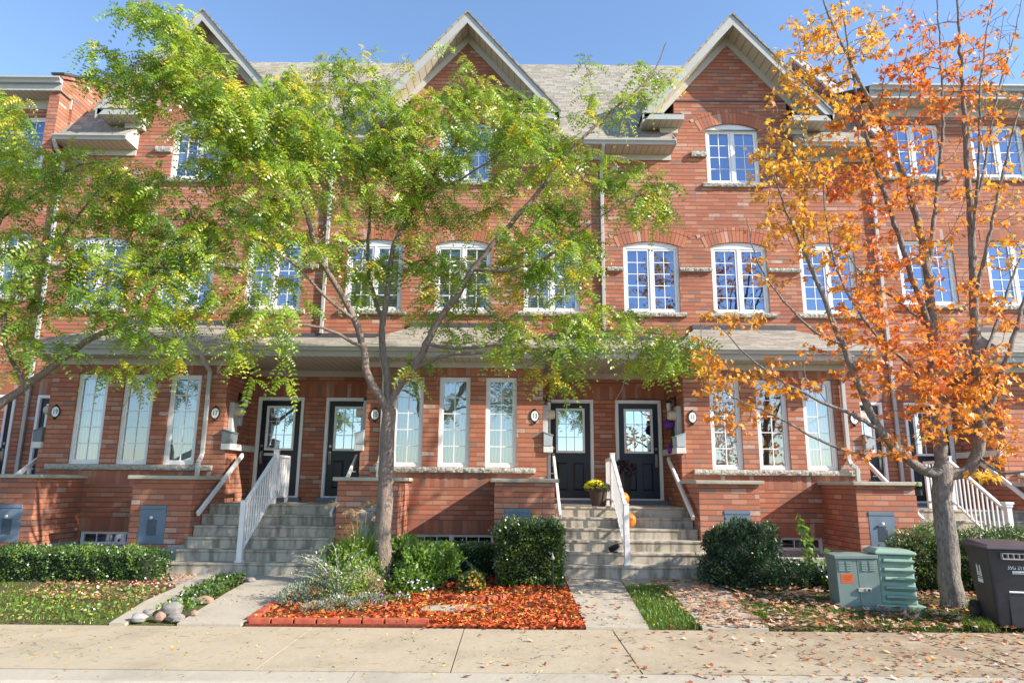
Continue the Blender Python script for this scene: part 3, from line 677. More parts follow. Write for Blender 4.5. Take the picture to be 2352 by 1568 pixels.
def railing(b, label, solar=False):
    r = thing('stair_railing', label, 'railing', (b, 11.5, .344), 'railings on the steps'); x = b - .12
    p = MB(); p.box(x-.042, x+.042, 11.46, 11.545, .344, 1.30); p.box(x-.06, x+.06, 11.44, 11.565, .344, .37); p.box(x-.05, x+.05, 11.455, 11.55, 1.30, 1.318)
    p.build('post', M['rail'], r, bevel=.004)
    p = MB(); p.box(x-.042, x+.042, 12.86, 12.945, 1.214, 2.17); p.box(x-.05, x+.05, 12.855, 12.95, 2.17, 2.19); p.build('post', M['rail'], r, bevel=.004)
    MB().bar((x, 11.545, 1.26), (x, 12.86, 2.09), .062, .045).build('handrail', M['rail'], r, bevel=.006)
    MB().box(x-.031, x+.031, 12.945, 13.66, 2.065, 2.11).build('handrail', M['rail'], r, bevel=.006)
    MB().bar((x, 11.545, .52), (x, 12.86, 1.35), .035, .035).build('bottom_rail', M['rail'], r); MB().box(x-.018, x+.018, 12.945, 13.62, 1.32, 1.355).build('bottom_rail', M['rail'], r)
    for i in range(11):
        y = 11.64 + i*.112; z = (y-11.545)*.631
        MB().box(x-.012, x+.012, y-.012, y+.012, .52+z, 1.245+z).build('baluster', M['rail'], r)
    MB().box(x-.03, x+.03, 13.60, 13.655, 1.214, 2.065).build('post', M['rail'], r, bevel=.004)
    for i in range(5):
        y = 13.05 + i*.112
        MB().box(x-.012, x+.012, y-.012, y+.012, 1.352, 2.068).build('baluster', M['rail'], r)
    if solar:
        q = MB(); q.box(x-.055, x+.055, 11.445, 11.56, 1.32, 1.36); q.prism([(x-.07, 11.43, 1.36), (x+.07, 11.43, 1.36), (x+.07, 11.575, 1.36), (x-.07, 11.575, 1.36)], (0, 0, .035)); q.build('post_cap', M['white'], r)
def wall_rail(x, s, label):
    g = thing('wall_handrail', label, 'handrail', (x, 12.2, 1.1), 'handrails fixed to the brick side walls')
    MB().bar((x, 12.15, 1.06), (x, 13.92, 2.13), .05, .085).build('rail', M['rail'], g, bevel=.008)
    for y in (12.5, 13.5):
        z = 1.06 + (y-12.15)*.6045
        MB().tube([(x, y, z-.03), (x+s*.03, y, z-.06), (x+s*.085, y, z-.06)], .009, 8).build('bracket', M['rail'], g)
for b, nm, dn in ((B0, 'grey concrete steps up to door 19, at the left picture edge', 'white railing on the steps at the left edge, below door 19'),
              (B1, 'grey concrete steps up to doors 17 and 15, left of the central locust trunk', 'white railing dividing the steps between doors 17 and 15'),
              (B2, 'stained concrete steps with pumpkins up to doors 13 and 11', 'white railing beside the pumpkins, dividing doors 13 and 11'),
              (B3, 'concrete steps behind the maple trunk, up to door 9', 'white railing right behind the maple trunk')):
    steps(b, nm); railing(b, dn, b == B3)
for x, s, lb in ((B1-1.15, -1, 'sloping white handrail on brick side wall left of door 17'), (B1+1.15, 1, 'sloping white handrail on brick side wall right of door 15'),
              (B2-1.15, -1, 'sloping white handrail on brick side wall left of door 13'), (B2+1.15, 1, 'sloping white handrail on brick side wall right of door 11'),
              (B3-1.15, -1, 'sloping white handrail on brick side wall beside door 9'), (B3+1.15, 1, 'sloping white handrail right of the maple trunk, at the right picture edge'),
              (B0+1.15, 1, 'sloping white handrail beside door 19 at the left picture edge')):
    wall_rail(x, s, lb)

# ------------------------------------------------------------------ number plaques, meters, lamps, letter boxes
def plaque(x, num, where):
    p = thing('house_number_plaque', 'oval white plaque with black rim reading %s, %s' % (num, where), 'number plaque', (x, BY, 2.92), 'oval house number plaques')
    def ov(a, b, y0, y1, n=40): return MB().prism([(x + a*math.cos(2*math.pi*i/n), y1, 2.92 + b*math.sin(2*math.pi*i/n)) for i in range(n)], (0, y0-y1, 0))
    b_ = ov(.088, .116, BY-.02, BY-.001)
    for sg in (-1, 1):
        b_.lathe([(.001, -.018), (.03, -.012), (.034, 0), (.03, .012), (.001, .018)], (x, BY-.010, 2.92 + sg*.120), 12, 'z'); b_.lathe([(.001, -.014), (.02, -.01), (.022, 0), (.001, .014)], (x, BY-.010, 2.92 + sg*.138), 10, 'z')
    b_.build('rim', M['black'], p)
    ov(.071, .098, BY-.023, BY-.0205).build('plate', M['platewhite'], p)
    text_mesh('digits', num, .135, M['ink'], p, (x, BY-.0245, 2.92), (R(90), 0, 0), .001, sx=.78)
for x, n_, wh in ((CA-1.58, '19', 'left of the first bay window'), (CA+1.56, '17', 'left of the first black door'), (CB-1.56, '15', 'beside the central locust trunk'),
                  (CB+1.58, '13', 'left of the black door with yellow flowers'), (CC-1.58, '11', 'right of the navy door'), (CC+1.60, '9', 'behind the maple branches')):
    plaque(x, n_, wh)
def side_kit(cx, s, who, mm):
    xw = cx + s*1.742                                          # side wall of the bay, facing the porch
    g = thing('electric_meter', 'grey electric meter with round dial on the side wall, %s' % who, 'electric meter', (xw, 13.8, 2.9), 'electric meters beside the doors')
    MB().box(xw, xw+s*.10, 13.62, 13.88, 2.42, 3.16).build('case', M['meter'], g, bevel=.012)
    MB().lathe([(.092, 0), (.092, s*.10), (.080, s*.15), (.02, s*.155)], (xw+s*.10, 13.75, 2.98), 20, 'x').build('dial', M['dial'], g)
    MB().box(xw+s*.03, xw+s*.15, 13.88, 14.0, 2.72, 2.95).build('side_box', M['meter'], g, bevel=.01)
    MB().tube([(xw+s*.05, 13.75, 2.42), (xw+s*.05, 13.75, 2.34)], .03, 10).build('conduit', M['meter'], g)
    l = thing('wall_lamp', 'small black wall lamp with pale glass beside the door, %s' % who, 'wall lamp', (xw, 14.1, 3.28), 'wall lamps beside the doors')
    MB().box(xw, xw+s*.03, 14.04, 14.16, 3.24, 3.40).build('back_plate', M['black'], l)
    MB().tube([(xw+s*.03, 14.10, 3.35), (xw+s*.10, 14.10, 3.38), (xw+s*.14, 14.10, 3.33)], .014, 8).build('arm', M['black'], l)
    MB().lathe([(.03, 3.33), (.062, 3.32), (.062, 3.27), (.05, 3.265)], (xw+s*.14, 14.10, 0), 14).build('shade', M['black'], l)
    MB().lathe([(.045, 3.265), (.05, 3.20), (.042, 3.12), (.02, 3.10)], (xw+s*.14, 14.10, 0), 14).build('lamp_glass', M['lampglass'], l)
    b_ = thing('letter_box', '%s wall letter box on the stone ledge, %s' % (mm[1], who), 'letter box', (xw, 13.5, 2.34), 'letter boxes on the side ledges')
    q = MB(); q.prism([(xw+s*.005, 13.38, 2.337), (xw+s*.175, 13.38, 2.337), (xw+s*.185, 13.38, 2.54), (xw+s*.005, 13.38, 2.60)], (0, .36, 0)); q.build('body', M[mm[0]], b_, bevel=.008)
    q = MB(); q.prism([(xw+s*.003, 13.37, 2.602), (xw+s*.20, 13.37, 2.535), (xw+s*.203, 13.37, 2.55), (xw+s*.003, 13.37, 2.618)], (0, .38, 0)); q.build('lid', M[mm[0]], b_)
for cx, s, who, mm in ((CA, -1, 'near plaque 19', ('mailbox', 'slate grey')), (CA, 1, 'near plaque 17', ('mailbox', 'slate grey')), (CB, -1, 'near plaque 15', ('mail2', 'pale grey')),
                   (CB, 1, 'near plaque 13', ('mail2', 'pale grey')), (CC, -1, 'near plaque 11', ('mail2', 'pale grey')), (CC, 1, 'near plaque 9', ('mail2', 'pale grey'))):
    side_kit(cx, s, who, mm)

# ------------------------------------------------------------------ trees
M['leaf_locust'] = leaf_mat('locust_leaf', [(0.0, (0.07, 0.16, 0.016)), (0.3, (0.20, 0.33, 0.022)), (0.6, (0.38, 0.48, 0.035)), (0.85, (0.64, 0.54, 0.04)), (1.0, (0.75, 0.47, 0.03))], 0.42, 0.065, 0.4)
M['leaf_maple'] = leaf_mat('maple_leaf', [(0.0, (0.62, 0.06, 0.03)), (0.25, (0.70, 0.17, 0.04)), (0.5, (0.74, 0.30, 0.03)), (0.75, (0.76, 0.42, 0.035)), (1.0, (0.70, 0.50, 0.06))], 0.5, 0.04, 0.45)
M['bark_locust'] = bark_mat('locust_bark', (0.17, 0.125, 0.10), (0.36, 0.28, 0.23))
M['bark_maple'] = bark_mat('maple_bark', (0.13, 0.105, 0.09), (0.42, 0.37, 0.32))

class Tree:
    def __init__(s, seed): s.P = []; s.par = []; s.rmin = []; s.chains = []; s.rg = np.random.default_rng(seed); s.tips = []
    def node(s, p, par, r): s.P.append(np.array(p, dtype=float)); s.par.append(par); s.rmin.append(r); return len(s.P) - 1
    def limb(s, pts, r0, r1, start=None):
        """traced limb through 3-D points, resampled every ~0.1 m with a smooth curve; returns node ids"""
        pts = [np.array(p, dtype=float) for p in pts]; out = []; n = len(pts)
        seg = [np.linalg.norm(pts[i+1] - pts[i]) for i in range(n-1)]; tot = sum(seg); acc = 0; prev = start; ch = [] if start is None else [start]
        for i in range(n - 1):
            p0, p1, p2, p3 = pts[max(i-1,0)], pts[i], pts[i+1], pts[min(i+2,n-1)]; k = max(2, int(seg[i] / 0.11))
            for j in range(k + (1 if i == n-2 else 0)):
                if i == 0 and j == 0 and start is not None: continue
                t = j / k; q = 0.5*((2*p1) + (-p0+p2)*t + (2*p0-5*p1+4*p2-p3)*t*t + (-p0+3*p1-3*p2+p3)*t**3)
                q = q + s.rg.normal(0, 0.006, 3)
                f = (acc + seg[i]*t) / tot; prev = s.node(q, prev if prev is not None else -1, r0 + (r1-r0)*f); out.append(prev); ch.append(prev)
            acc += seg[i]
        s.chains.append(ch); return out
    def grow(s, targets, r_tip=0.0035, sag=0.0, wob=0.05, pen=0.0):
        """join every target to the nearest branch node with a curved twig"""
        T = np.array(targets); P = np.array(s.P)
        d = np.array([np.min(np.linalg.norm(P - q, axis=1)) for q in T]); order = np.argsort(d)
        cap = len(s.P) + len(T) * 14 + 10; buf = np.zeros((cap, 3)); buf[:len(P)] = P; n = len(P)
        for ti in order:
            q = T[ti]; v = buf[:n] - q; dist = np.linalg.norm(v, axis=1) + np.maximum(0, v[:, 2]) * 0.8
            k = int(np.argmin(dist)); a = buf[k]; L = np.linalg.norm(q - a)
            if L < 0.04: s.tips.append((k, q)); continue
            ns = max(2, min(12, int(L / 0.13))); par = s.par[k]
            d0 = (a - buf[par]) if par >= 0 else np.array([0, 0, 1.]); d0 = d0 / (np.linalg.norm(d0) + 1e-6)
            c = a + (d0 * 0.45 + np.array([0, 0, 0.25])) * L * 0.5 + s.rg.normal(0, wob, 3) * L
            prev = k; ch = [k]
            for j in range(1, ns + 1):
                t = j / ns; p = a*(1-t)**2 + 2*c*t*(1-t) + q*t*t + s.rg.normal(0, 0.02, 3) * (0.13 + 0.02*L) * (t < 1); p[2] -= sag * L * t * t
                prev = s.node(p, prev, r_tip); buf[n] = p; n += 1; ch.append(prev)
            s.chains.append(ch); s.tips.append((prev, s.P[prev]))
    def radii(s, expo=2.4, r_tip=0.0035):
        n = len(s.P); acc = np.zeros(n)
        for i in range(n - 1, -1, -1):
            if acc[i] == 0: acc[i] = r_tip ** expo
            if s.par[i] >= 0: acc[s.par[i]] += acc[i] * 0.97
        r = acc ** (1 / expo); s.r = np.maximum(r, np.array(s.rmin)); s.r = np.where(np.array(s.rmin) > 0.012, np.array(s.rmin), np.minimum(s.r, 0.022)); return s.r
    def mesh(s, name, mat, parent):
        V = []; F = []; P = s.P; o = 0
        for ch in s.chains:
            pts = np.array([P[i] for i in ch]); rr = np.array([s.r[i] for i in ch])
            if len(ch) < 2: continue
            if ch[0] < ch[-1] and len(ch) > 1: rr[0] = min(rr[0], rr[1] * 1.6)
            nn = 12 if rr.max() > 0.05 else 7 if rr.max() > 0.014 else 4
            tg = np.gradient(pts, axis=0); tg /= np.linalg.norm(tg, axis=1)[:, None] + 1e-9
            side = np.cross(tg[0], [0.31, 0.9, 0.2]); side /= np.linalg.norm(side)
            for i in range(len(pts)):
                side = side - tg[i] * side.dot(tg[i]); side /= np.linalg.norm(side) + 1e-9; up = np.cross(tg[i], side)
                a = np.arange(nn) * 2 * np.pi / nn; wob_ = 1 + (0.06 * np.sin(a * 3 + i * 0.7) if rr[i] > 0.05 else 0)
                V.append(pts[i] + rr[i] * ((np.cos(a) * wob_)[:, None] * side + (np.sin(a) * wob_)[:, None] * up))
            for i in range(len(pts) - 1):
                b = o + i * nn
                for k in range(nn): F.append((b+k, b+(k+1) % nn, b+nn+(k+1) % nn, b+nn+k))
            o += len(pts) * nn
        return npmesh(name, np.vstack(V), np.array(F), mat, parent, smooth=True)

def ell_points(rg, ells, dens, Yf):
    """points in the crown's clumps: every clump is an ellipsoid measured in the photo and set at its own depth"""
    out = []; tn = []
    for e in ells:
        u, v, ru, rv = e[:4]; wgt = e[4] if len(e) > 4 else 1.0; tint = e[5] if len(e) > 5 else None; yy = e[6] if len(e) > 6 else None
        n = max(1, int(ru * rv * dens * wgt))
        for _ in range(n):
            a = rg.uniform(0, 2*np.pi); q = math.sqrt(rg.uniform()); z_ = rg.normal()
            Y0 = yy if yy else Yf(u, v)
            Y = Y0 + z_ * 0.42 * math.sqrt(max(0.05, 1 - q*q)) * (0.5 + max(ru, rv) / 120.0)
            p = at(u + ru*q*math.cos(a), v + rv*q*math.sin(a), Y); out.append(np.array(p)); tn.append(tint if tint is not None else -1)
    return out, np.array(tn)

def fronds(rg, P, D, L, tint, pairs=7, lw=0.0105, ll=0.049):
    """pinnate drooping leaves: P base points, D directions"""
    F = len(P); D = D / (np.linalg.norm(D, axis=1)[:, None] + 1e-9)
    t = np.linspace(0.14, 1.0, pairs)[None, :, None]
    droop = rg.uniform(0.35, 1.05, F)[:, None, None]
    c = P[:, None] + D[:, None] * (L[:, None, None] * t) + np.array([0, 0, -1.])[None, None] * droop * (L[:, None, None] * t * t)
    tan = D[:, None] + np.array([0, 0, -2.])[None, None] * droop * t; tan /= np.linalg.norm(tan, axis=2)[..., None]
    up = rg.normal(0, 0.5, (F, 3)) + np.array([0, -0.35, 1.0]); S = np.cross(tan, up[:, None]); S /= np.linalg.norm(S, axis=2)[..., None] + 1e-9
    N = np.cross(S, tan); prof = (0.55 + 0.45 * np.sin(np.pi * np.linspace(0.1, 0.95, pairs)))[None, :, None]
    quads = []
    for sg in (-1, 1):
        d = S * sg * 0.86 + tan * 0.42 - N * rg.uniform(0.0, 0.5, (F, 1, 1)); d /= np.linalg.norm(d, axis=2)[..., None]
        d = d + rg.normal(0, 0.10, d.shape); l_ = ll * prof * (L[:, None, None] / 0.19)
        W_ = np.cross(d, N); W_ /= np.linalg.norm(W_, axis=2)[..., None] + 1e-9; wd = lw * (L[:, None, None] / 0.19)
        quads.append(np.stack([c, c + d*l_*0.45 + W_*wd, c + d*l_, c + d*l_*0.45 - W_*wd], axis=2))
    rach = np.stack([P[:, None] + 0*S[:, :1], c[:, pairs//2:pairs//2+1] + S[:, :1]*0.0016, c[:, -1:], c[:, pairs//2:pairs//2+1] - S[:, :1]*0.0016], axis=2)
    Q = np.concatenate(quads + [rach], axis=1)
    V = Q.reshape(-1, 3); Fc = np.arange(len(V)).reshape(-1, 4); tt = np.repeat(tint, Q.shape[1] * 4)
    return V, Fc, tt

MAPLE = np.array([(0,0),(.10,.06),(.36,-.10),(.30,.10),(.52,.30),(.34,.33),(.36,.44),(.16,.40),(.17,.62),(.10,.60),(0,1.0),(-.10,.60),(-.17,.62),(-.16,.40),(-.36,.44),(-.34,.33),(-.52,.30),(-.30,.10),(-.36,-.10),(-.10,.06)])
def maple_leaves(rg, P, D, size, tint):
    F = len(P); D = D / (np.linalg.norm(D, axis=1)[:, None] + 1e-9)
    nrm = rg.normal(0, 0.8, (F, 3)) + np.array([0.1, -0.4, 0.35]); S = np.cross(D, nrm); S /= np.linalg.norm(S, axis=1)[:, None] + 1e-9; N = np.cross(S, D)
    x, y = MAPLE[:, 0], MAPLE[:, 1]; curl = rg.uniform(-0.3, 0.6, F)
    out = P[:, None] + size[:, None, None] * (S[:, None] * x[None, :, None] + D[:, None] * y[None, :, None] - N[:, None] * (curl[:, None, None] * (np.abs(x)**1.3)[None, :, None]) - N[:, None] * (curl[:, None, None] * 0.35 * (y**2)[None, :, None]))
    cen = P + size[:, None] * D * 0.22
    V = np.concatenate([cen[:, None], out], axis=1); k = V.shape[1]
    idx = np.array([(0, 1 + i, 1 + (i + 1) % 20) for i in range(20)])
    Fc = (np.arange(F)[:, None, None] * k + idx[None]).reshape(-1, 3)
    return V.reshape(-1, 3), Fc, np.repeat(tint, k)

def locust(name, label, trunk, limbs, ells, seed, Yf, dens=0.0062, per=7, base=None, tipw=1.0):
    rg = np.random.default_rng(seed); T = Tree(seed)
    root = thing(name, label, 'tree', base)
    ids = T.limb(trunk[0], trunk[1], trunk[2]); named = {'t': ids}
    for key, frm, pts, r0, r1 in limbs:
        src = named[frm[0]]; st = src[-1] if frm[1] is None else min(src, key=lambda i: np.linalg.norm(T.P[i] - np.array(pts[0])))
        named[key] = T.limb([T.P[st]] + pts[(1 if frm[1] else 0):], r0, r1, st)
    ntr = len(ids); n_tr_ch = len(T.chains)
    tg, tn = ell_points(rg, ells, dens, Yf)
    T.grow(tg, sag=0.10, wob=0.10); T.radii()
    T.mesh('trunk', M['bark_locust'], root)
    # leaves: along the outer part of every twig
    A = []; Dv = []; tt = []
    tipn = [(i, p) for i, p in T.tips]
    tint_of = dict()
    for (i, p), in zip(tipn):
        base_t = float(np.clip(rg.normal(0.34, 0.16), 0, 1)); base_t = base_t if rg.uniform() > 0.13 else float(rg.uniform(0.62, 0.92))
        chain = [i]; j = i
        for _ in range(3):
            if T.par[j] >= 0 and T.rmin[T.par[j]] < 0.012: j = T.par[j]; chain.append(j)
        out = T.P[i] - T.P[T.par[i]] if T.par[i] >= 0 else np.array([0, 0, 1.])
        out = out / (np.linalg.norm(out) + 1e-9)
        for k in range(per):
            c = chain[min(len(chain) - 1, int(abs(rg.normal(0, 1.1))))]
            a = rg.uniform(0, 2*np.pi); d = out * 0.35 + np.array([math.cos(a), math.sin(a), rg.uniform(-0.55, 0.45)])
            A.append(T.P[c] + rg.normal(0, 0.025, 3)); Dv.append(d); tt.append(np.clip(base_t + rg.normal(0, 0.10), 0, 1))
    A = np.array(A); L = rg.uniform(0.17, 0.33, len(A))
    V, F, tt2 = fronds(rg, A, np.array(Dv), L, np.array(tt))
    npmesh('crown', V, F, M['leaf_locust'], root, tint=tt2)
    return root

LY = 10.0
def ap(u, v, Y): return np.array(at(u, v, Y))
bz = gz(10.5)
lx = at(880, 1362, 10.55).x
locust('honey_locust', 'green honey locust with slender trunk in the red mulch bed, centre of the picture',
    ([(lx, 10.5, bz - .1), ap(879, 1330, 10.5), ap(882, 1200, 10.5), ap(888, 1050, 10.5), ap(893, 940, 10.5)], 0.132, 0.105), [
    ('a', ('t', None), [ap(868, 905, 10.45), ap(843, 860, 10.4), ap(835, 800, 10.35), ap(815, 735, 10.3), ap(775, 660, 10.2), ap(735, 590, 10.1), ap(700, 480, 10.0), ap(660, 380, 9.9), ap(610, 280, 9.8)], 0.066, 0.014),
    ('b', ('t', None), [ap(890, 870, 10.55), ap(878, 800, 10.6), ap(880, 740, 10.65), ap(893, 650, 10.7), ap(905, 560, 10.75), ap(960, 460, 10.8), ap(1010, 380, 10.85), ap(1060, 310, 10.9), ap(1090, 240, 10.9)], 0.062, 0.014),
    ('c', ('t', None), [ap(915, 890, 10.45), ap(950, 845, 10.4), ap(980, 790, 10.3), ap(1010, 730, 10.2), ap(1050, 680, 10.1), ap(1085, 620, 10.0), ap(1150, 540, 9.9), ap(1230, 450, 9.8), ap(1300, 360, 9.8), ap(1390, 270, 9.8), ap(1490, 180, 9.8), ap(1530, 100, 9.8)], 0.062, 0.008),
    ('c2', ('c', 1), [ap(980, 790, 10.3), ap(1060, 800, 10.0), ap(1150, 790, 9.8), ap(1260, 770, 9.6), ap(1400, 760, 9.5), ap(1540, 770, 9.4)], 0.030, 0.008),
    ('c3', ('c', 1), [ap(950, 845, 10.4), ap(1010, 820, 10.2), ap(1080, 812, 10.0), ap(1180, 812, 9.9)], 0.034, 0.009),
    ('a2', ('a', 1), [ap(835, 800, 10.35), ap(760, 760, 10.1), ap(690, 745, 9.9), ap(610, 745, 9.7), ap(530, 745, 9.6)], 0.028, 0.008),
    ('a3', ('a', 1), [ap(815, 735, 10.3), ap(745, 680, 10.0), ap(680, 610, 9.8), ap(600, 560, 9.6), ap(520, 540, 9.5)], 0.030, 0.008),
    ('d', ('b', 1), [ap(880, 740, 10.65), ap(850, 640, 10.9), ap(845, 560, 11.0), ap(850, 470, 11.1), ap(830, 380, 11.1), ap(800, 290, 11.1), ap(780, 220, 11.1)], 0.034, 0.010),
    ('e', ('c', 1), [ap(1085, 620, 10.0), ap(1170, 620, 9.8), ap(1260, 590, 9.7), ap(1350, 520, 9.6), ap(1440, 460, 9.5), ap(1510, 440, 9.5)], 0.026, 0.008),
    ('f', ('a', 1), [ap(660, 380, 9.9), ap(600, 290, 9.2), ap(540, 200, 8.8), ap(450, 150, 8.6), ap(370, 60, 8.5)], 0.018, 0.007),
    ('g', ('b', 1), [ap(960, 460, 10.8), ap(1060, 410, 10.4), ap(1150, 350, 10.2), ap(1220, 290, 10.0)], 0.022, 0.008)],
    [(640,250,120,95), (760,190,120,60), (690,330,120,90), (990,230,70,60,.8), (960,330,130,90), (1090,200,40,80,.8), (1140,260,120,70,1.1), (870,270,110,90,1.1), (860,400,170,90,.9),
     (590,400,110,110,.9), (1050,420,130,100,.9), (1220,310,100,90,1.1), (1380,240,90,40,.5), (1470,190,50,55,.7), (1510,150,50,30,.2), (1330,420,100,80,.9), (1460,430,80,60,.9), (1490,480,50,40,.9),
     (1230,540,110,80,.8), (960,540,120,90,.5), (700,520,120,90,.7), (560,560,100,100,.8), (1150,640,110,70,.7), (1310,600,90,80,.8), (1010,640,80,70,.6), (620,690,110,60,.6),
     (540,790,40,55,.8), (640,770,60,30,.5), (1110,760,110,60,.55), (1250,770,120,50,.65), (1390,750,110,50,1.1), (1540,790,85,60,1.0), (1480,830,50,30,.7), (1300,840,40,50,.8), (1210,820,50,30,.5),
     (950,830,45,40,.8), (860,640,70,70,.6), (980,700,50,40,.5), (800,600,80,60,.4), (650,868,16,20,1.1), (585,868,16,10,.6), (330,185,70,70,1.2,None,8.9), (390,95,60,70,1.3,None,8.7), (455,165,70,75,1.3,None,8.9), (525,240,80,70,1.2,None,9.1), (355,25,75,32,1.2,None,8.5), (225,130,35,35,1.0,None,8.7), (250,165,40,35,.9,None,8.7),
     (480,320,80,90,.9), (1340,150,40,35,.4), (1000,120,60,25,.25), (800,130,70,25,.5)],
    11, lambda u, v: 10.3 + (0.5 if 700 < u < 1200 else -0.3), base=(lx, 10.5, bz))
l2 = at(-190, 1200, 10.0).x
locust('honey_locust', 'green and yellow honey locust leaning in from the left picture edge',
    ([(l2, 10.0, gz(10) - .1), (l2 + .02, 10.0, 1.2), (l2 + .06, 10.0, 2.0)], 0.15, 0.12), [
    ('a', ('t', None), [ap(-60, 985, 10.0), ap(0, 930, 10.0), ap(60, 885, 10.0), ap(130, 835, 9.95), ap(210, 775, 9.9), ap(290, 740, 9.9), ap(340, 650, 9.8), ap(400, 560, 9.8), ap(440, 480, 9.8)], 0.075, 0.012),
    ('b', ('t', None), [ap(-120, 850, 10.2), ap(-70, 650, 10.3), ap(0, 500, 10.4), ap(40, 380, 10.5), ap(50, 250, 10.5)], 0.075, 0.014),
    ('c', ('a', 1), [ap(60, 885, 10.0), ap(20, 810, 9.9), ap(10, 730, 9.8), ap(60, 640, 9.8), ap(130, 560, 9.8), ap(200, 470, 9.8), ap(260, 400, 9.8)], 0.034, 0.010),
    ('d', ('b', 1), [ap(0, 500, 10.4), ap(90, 440, 10.2), ap(180, 380, 10.1), ap(280, 370, 10.0)], 0.03, 0.010)],
    [(25,290,50,80,1.2), (60,400,80,80,1.0), (170,370,80,50,.45), (230,440,110,70,.9), (320,400,80,50,.7), (350,460,80,70,.9), (120,560,100,80,.7), (270,560,100,80,.8), (380,620,80,80,.9), (200,680,100,70,.7),
     (330,730,80,50,.9), (50,700,60,80,.8), (100,790,70,35,.6), (285,845,60,25,.8), (330,870,30,25,.7), (410,820,20,20,.6), (30,600,50,90,.8), (450,540,60,90,.9), (440,680,60,70,.8), (400,790,45,45,.7), (30,840,25,25,.6), (-80,400,90,200,.6), (-90,650,80,150,.6)],
    23, lambda u, v: 9.9, base=(l2, 10.0, gz(10)))

# --- maple
rg = np.random.default_rng(5); T = Tree(5)
mx_, my_ = at(2190, 1398, 9.6).x, 9.6
mroot = thing('maple_tree', 'orange and red autumn maple with thick grey trunk beside the green utility boxes', 'tree', (mx_, my_, gz(my_)))
tr_ids = T.limb([(mx_ + .03, my_, gz(my_) - .12), (mx_ + .02, my_, gz(my_) + .05), (mx_, my_, gz(my_) + .35), ap(2176, 1250, 9.6), ap(2166, 1150, 9.6), ap(2166, 1075, 9.6)], 0.140, 0.122)
for i, id_ in enumerate(tr_ids[:5]): T.rmin[id_] = [0.225, 0.185, 0.162, 0.15, 0.145][i]
nm = {'t': tr_ids}
def ml(key, frm, pts, r0, r1):
    src = nm[frm]; st = min(src, key=lambda i: np.linalg.norm(T.P[i] - pts[0])); nm[key] = T.limb([T.P[st]] + pts[1:], r0*.84, r1*.8, st)
ml('b', 't', [ap(2166,1075,9.6), ap(2160,1000,9.65), ap(2148,900,9.7), ap(2140,760,9.75), ap(2132,640,9.8), ap(2110,520,9.85), ap(2075,400,9.9), ap(2025,290,9.9), ap(1965,170,9.95), ap(1905,40,10.0), ap(1880,-40,10.0)], .105, .014)
ml('a', 't', [ap(2166,1090,9.6), ap(2120,1078,9.5), ap(2070,1040,9.4), ap(2020,985,9.3), ap(1975,890,9.2), ap(1935,790,9.15), ap(1890,680,9.1), ap(1840,560,9.1), ap(1800,470,9.1), ap(1775,390,9.1)], .085, .010)
ml('c', 't', [ap(2170,1092,9.6), ap(2215,1085,9.55), ap(2245,1050,9.5), ap(2252,980,9.5), ap(2243,860,9.5), ap(2238,700,9.5), ap(2230,520,9.5), ap(2218,330,9.5), ap(2206,120,9.5), ap(2196,-60,9.5)], .095, .014)
ml('b2', 'b', [ap(2140,760,9.75), ap(2095,640,9.5), ap(2050,500,9.4), ap(2010,380,9.4), ap(1975,250,9.4), ap(1950,120,9.4), ap(1930,0,9.4)], .055, .010)
ml('b3', 'b', [ap(2132,640,9.8), ap(2148,480,10.1), ap(2165,300,10.2), ap(2160,120,10.3), ap(2150,-40,10.3)], .05, .010)
ml('d', 'c', [ap(2252,980,9.5), ap(2285,900,9.4), ap(2320,800,9.3), ap(2352,690,9.3), ap(2390,560,9.3)], .06, .016)
ml('d2', 'c', [ap(2243,860,9.5), ap(2290,740,9.7), ap(2340,600,9.8), ap(2400,470,9.8)], .035, .010)
ml('e', 'c', [ap(2238,700,9.5), ap(2268,560,9.3), ap(2300,410,9.2), ap(2335,270,9.2), ap(2375,150,9.2)], .036, .008)
ml('e2', 'c', [ap(2230,520,9.5), ap(2262,380,9.7), ap(2290,220,9.8), ap(2330,80,9.8), ap(2350,-20,9.8)], .03, .007)
ml('e3', 'c', [ap(2232,560,9.5), ap(2248,380,9.2), ap(2252,200,9.1), ap(2270,60,9.1), ap(2290,-40,9.1)], .03, .007)
ml('h', 'c', [ap(2245,1050,9.5), ap(2300,1085,9.2), ap(2360,1080,9.0), ap(2420,1060,9.0)], .032, .010)
ml('g', 'a', [ap(2070,1040,9.4), ap(1980,1042,9.2), ap(1880,1010,9.0), ap(1790,960,8.9), ap(1710,925,8.85), ap(1640,890,8.8)], .034, .007)
ml('g2', 'a', [ap(2020,985,9.3), ap(1940,945,9.0), ap(1850,905,8.9), ap(1770,860,8.8), ap(1700,800,8.8), ap(1640,730,8.8)], .036, .007)
ml('a2', 'a', [ap(1935,790,9.15), ap(1870,760,8.9), ap(1800,690,8.8), ap(1740,600,8.8), ap(1715,500,8.8)], .026, .007)
ml('a3', 'a', [ap(1890,680,9.1), ap(1850,560,9.3), ap(1850,440,9.4), ap(1845,320,9.4)], .024, .007)
ml('a4', 'b', [ap(2148,900,9.7), ap(2080,830,9.4), ap(2010,770,9.2), ap(1930,640,9.1), ap(1900,520,9.0), ap(1890,400,9.0)], .032, .007)
ml('k', 'b', [ap(2140,760,9.75), ap(2060,690,10.1), ap(1990,640,10.3), ap(1930,560,10.4)], .03, .008)
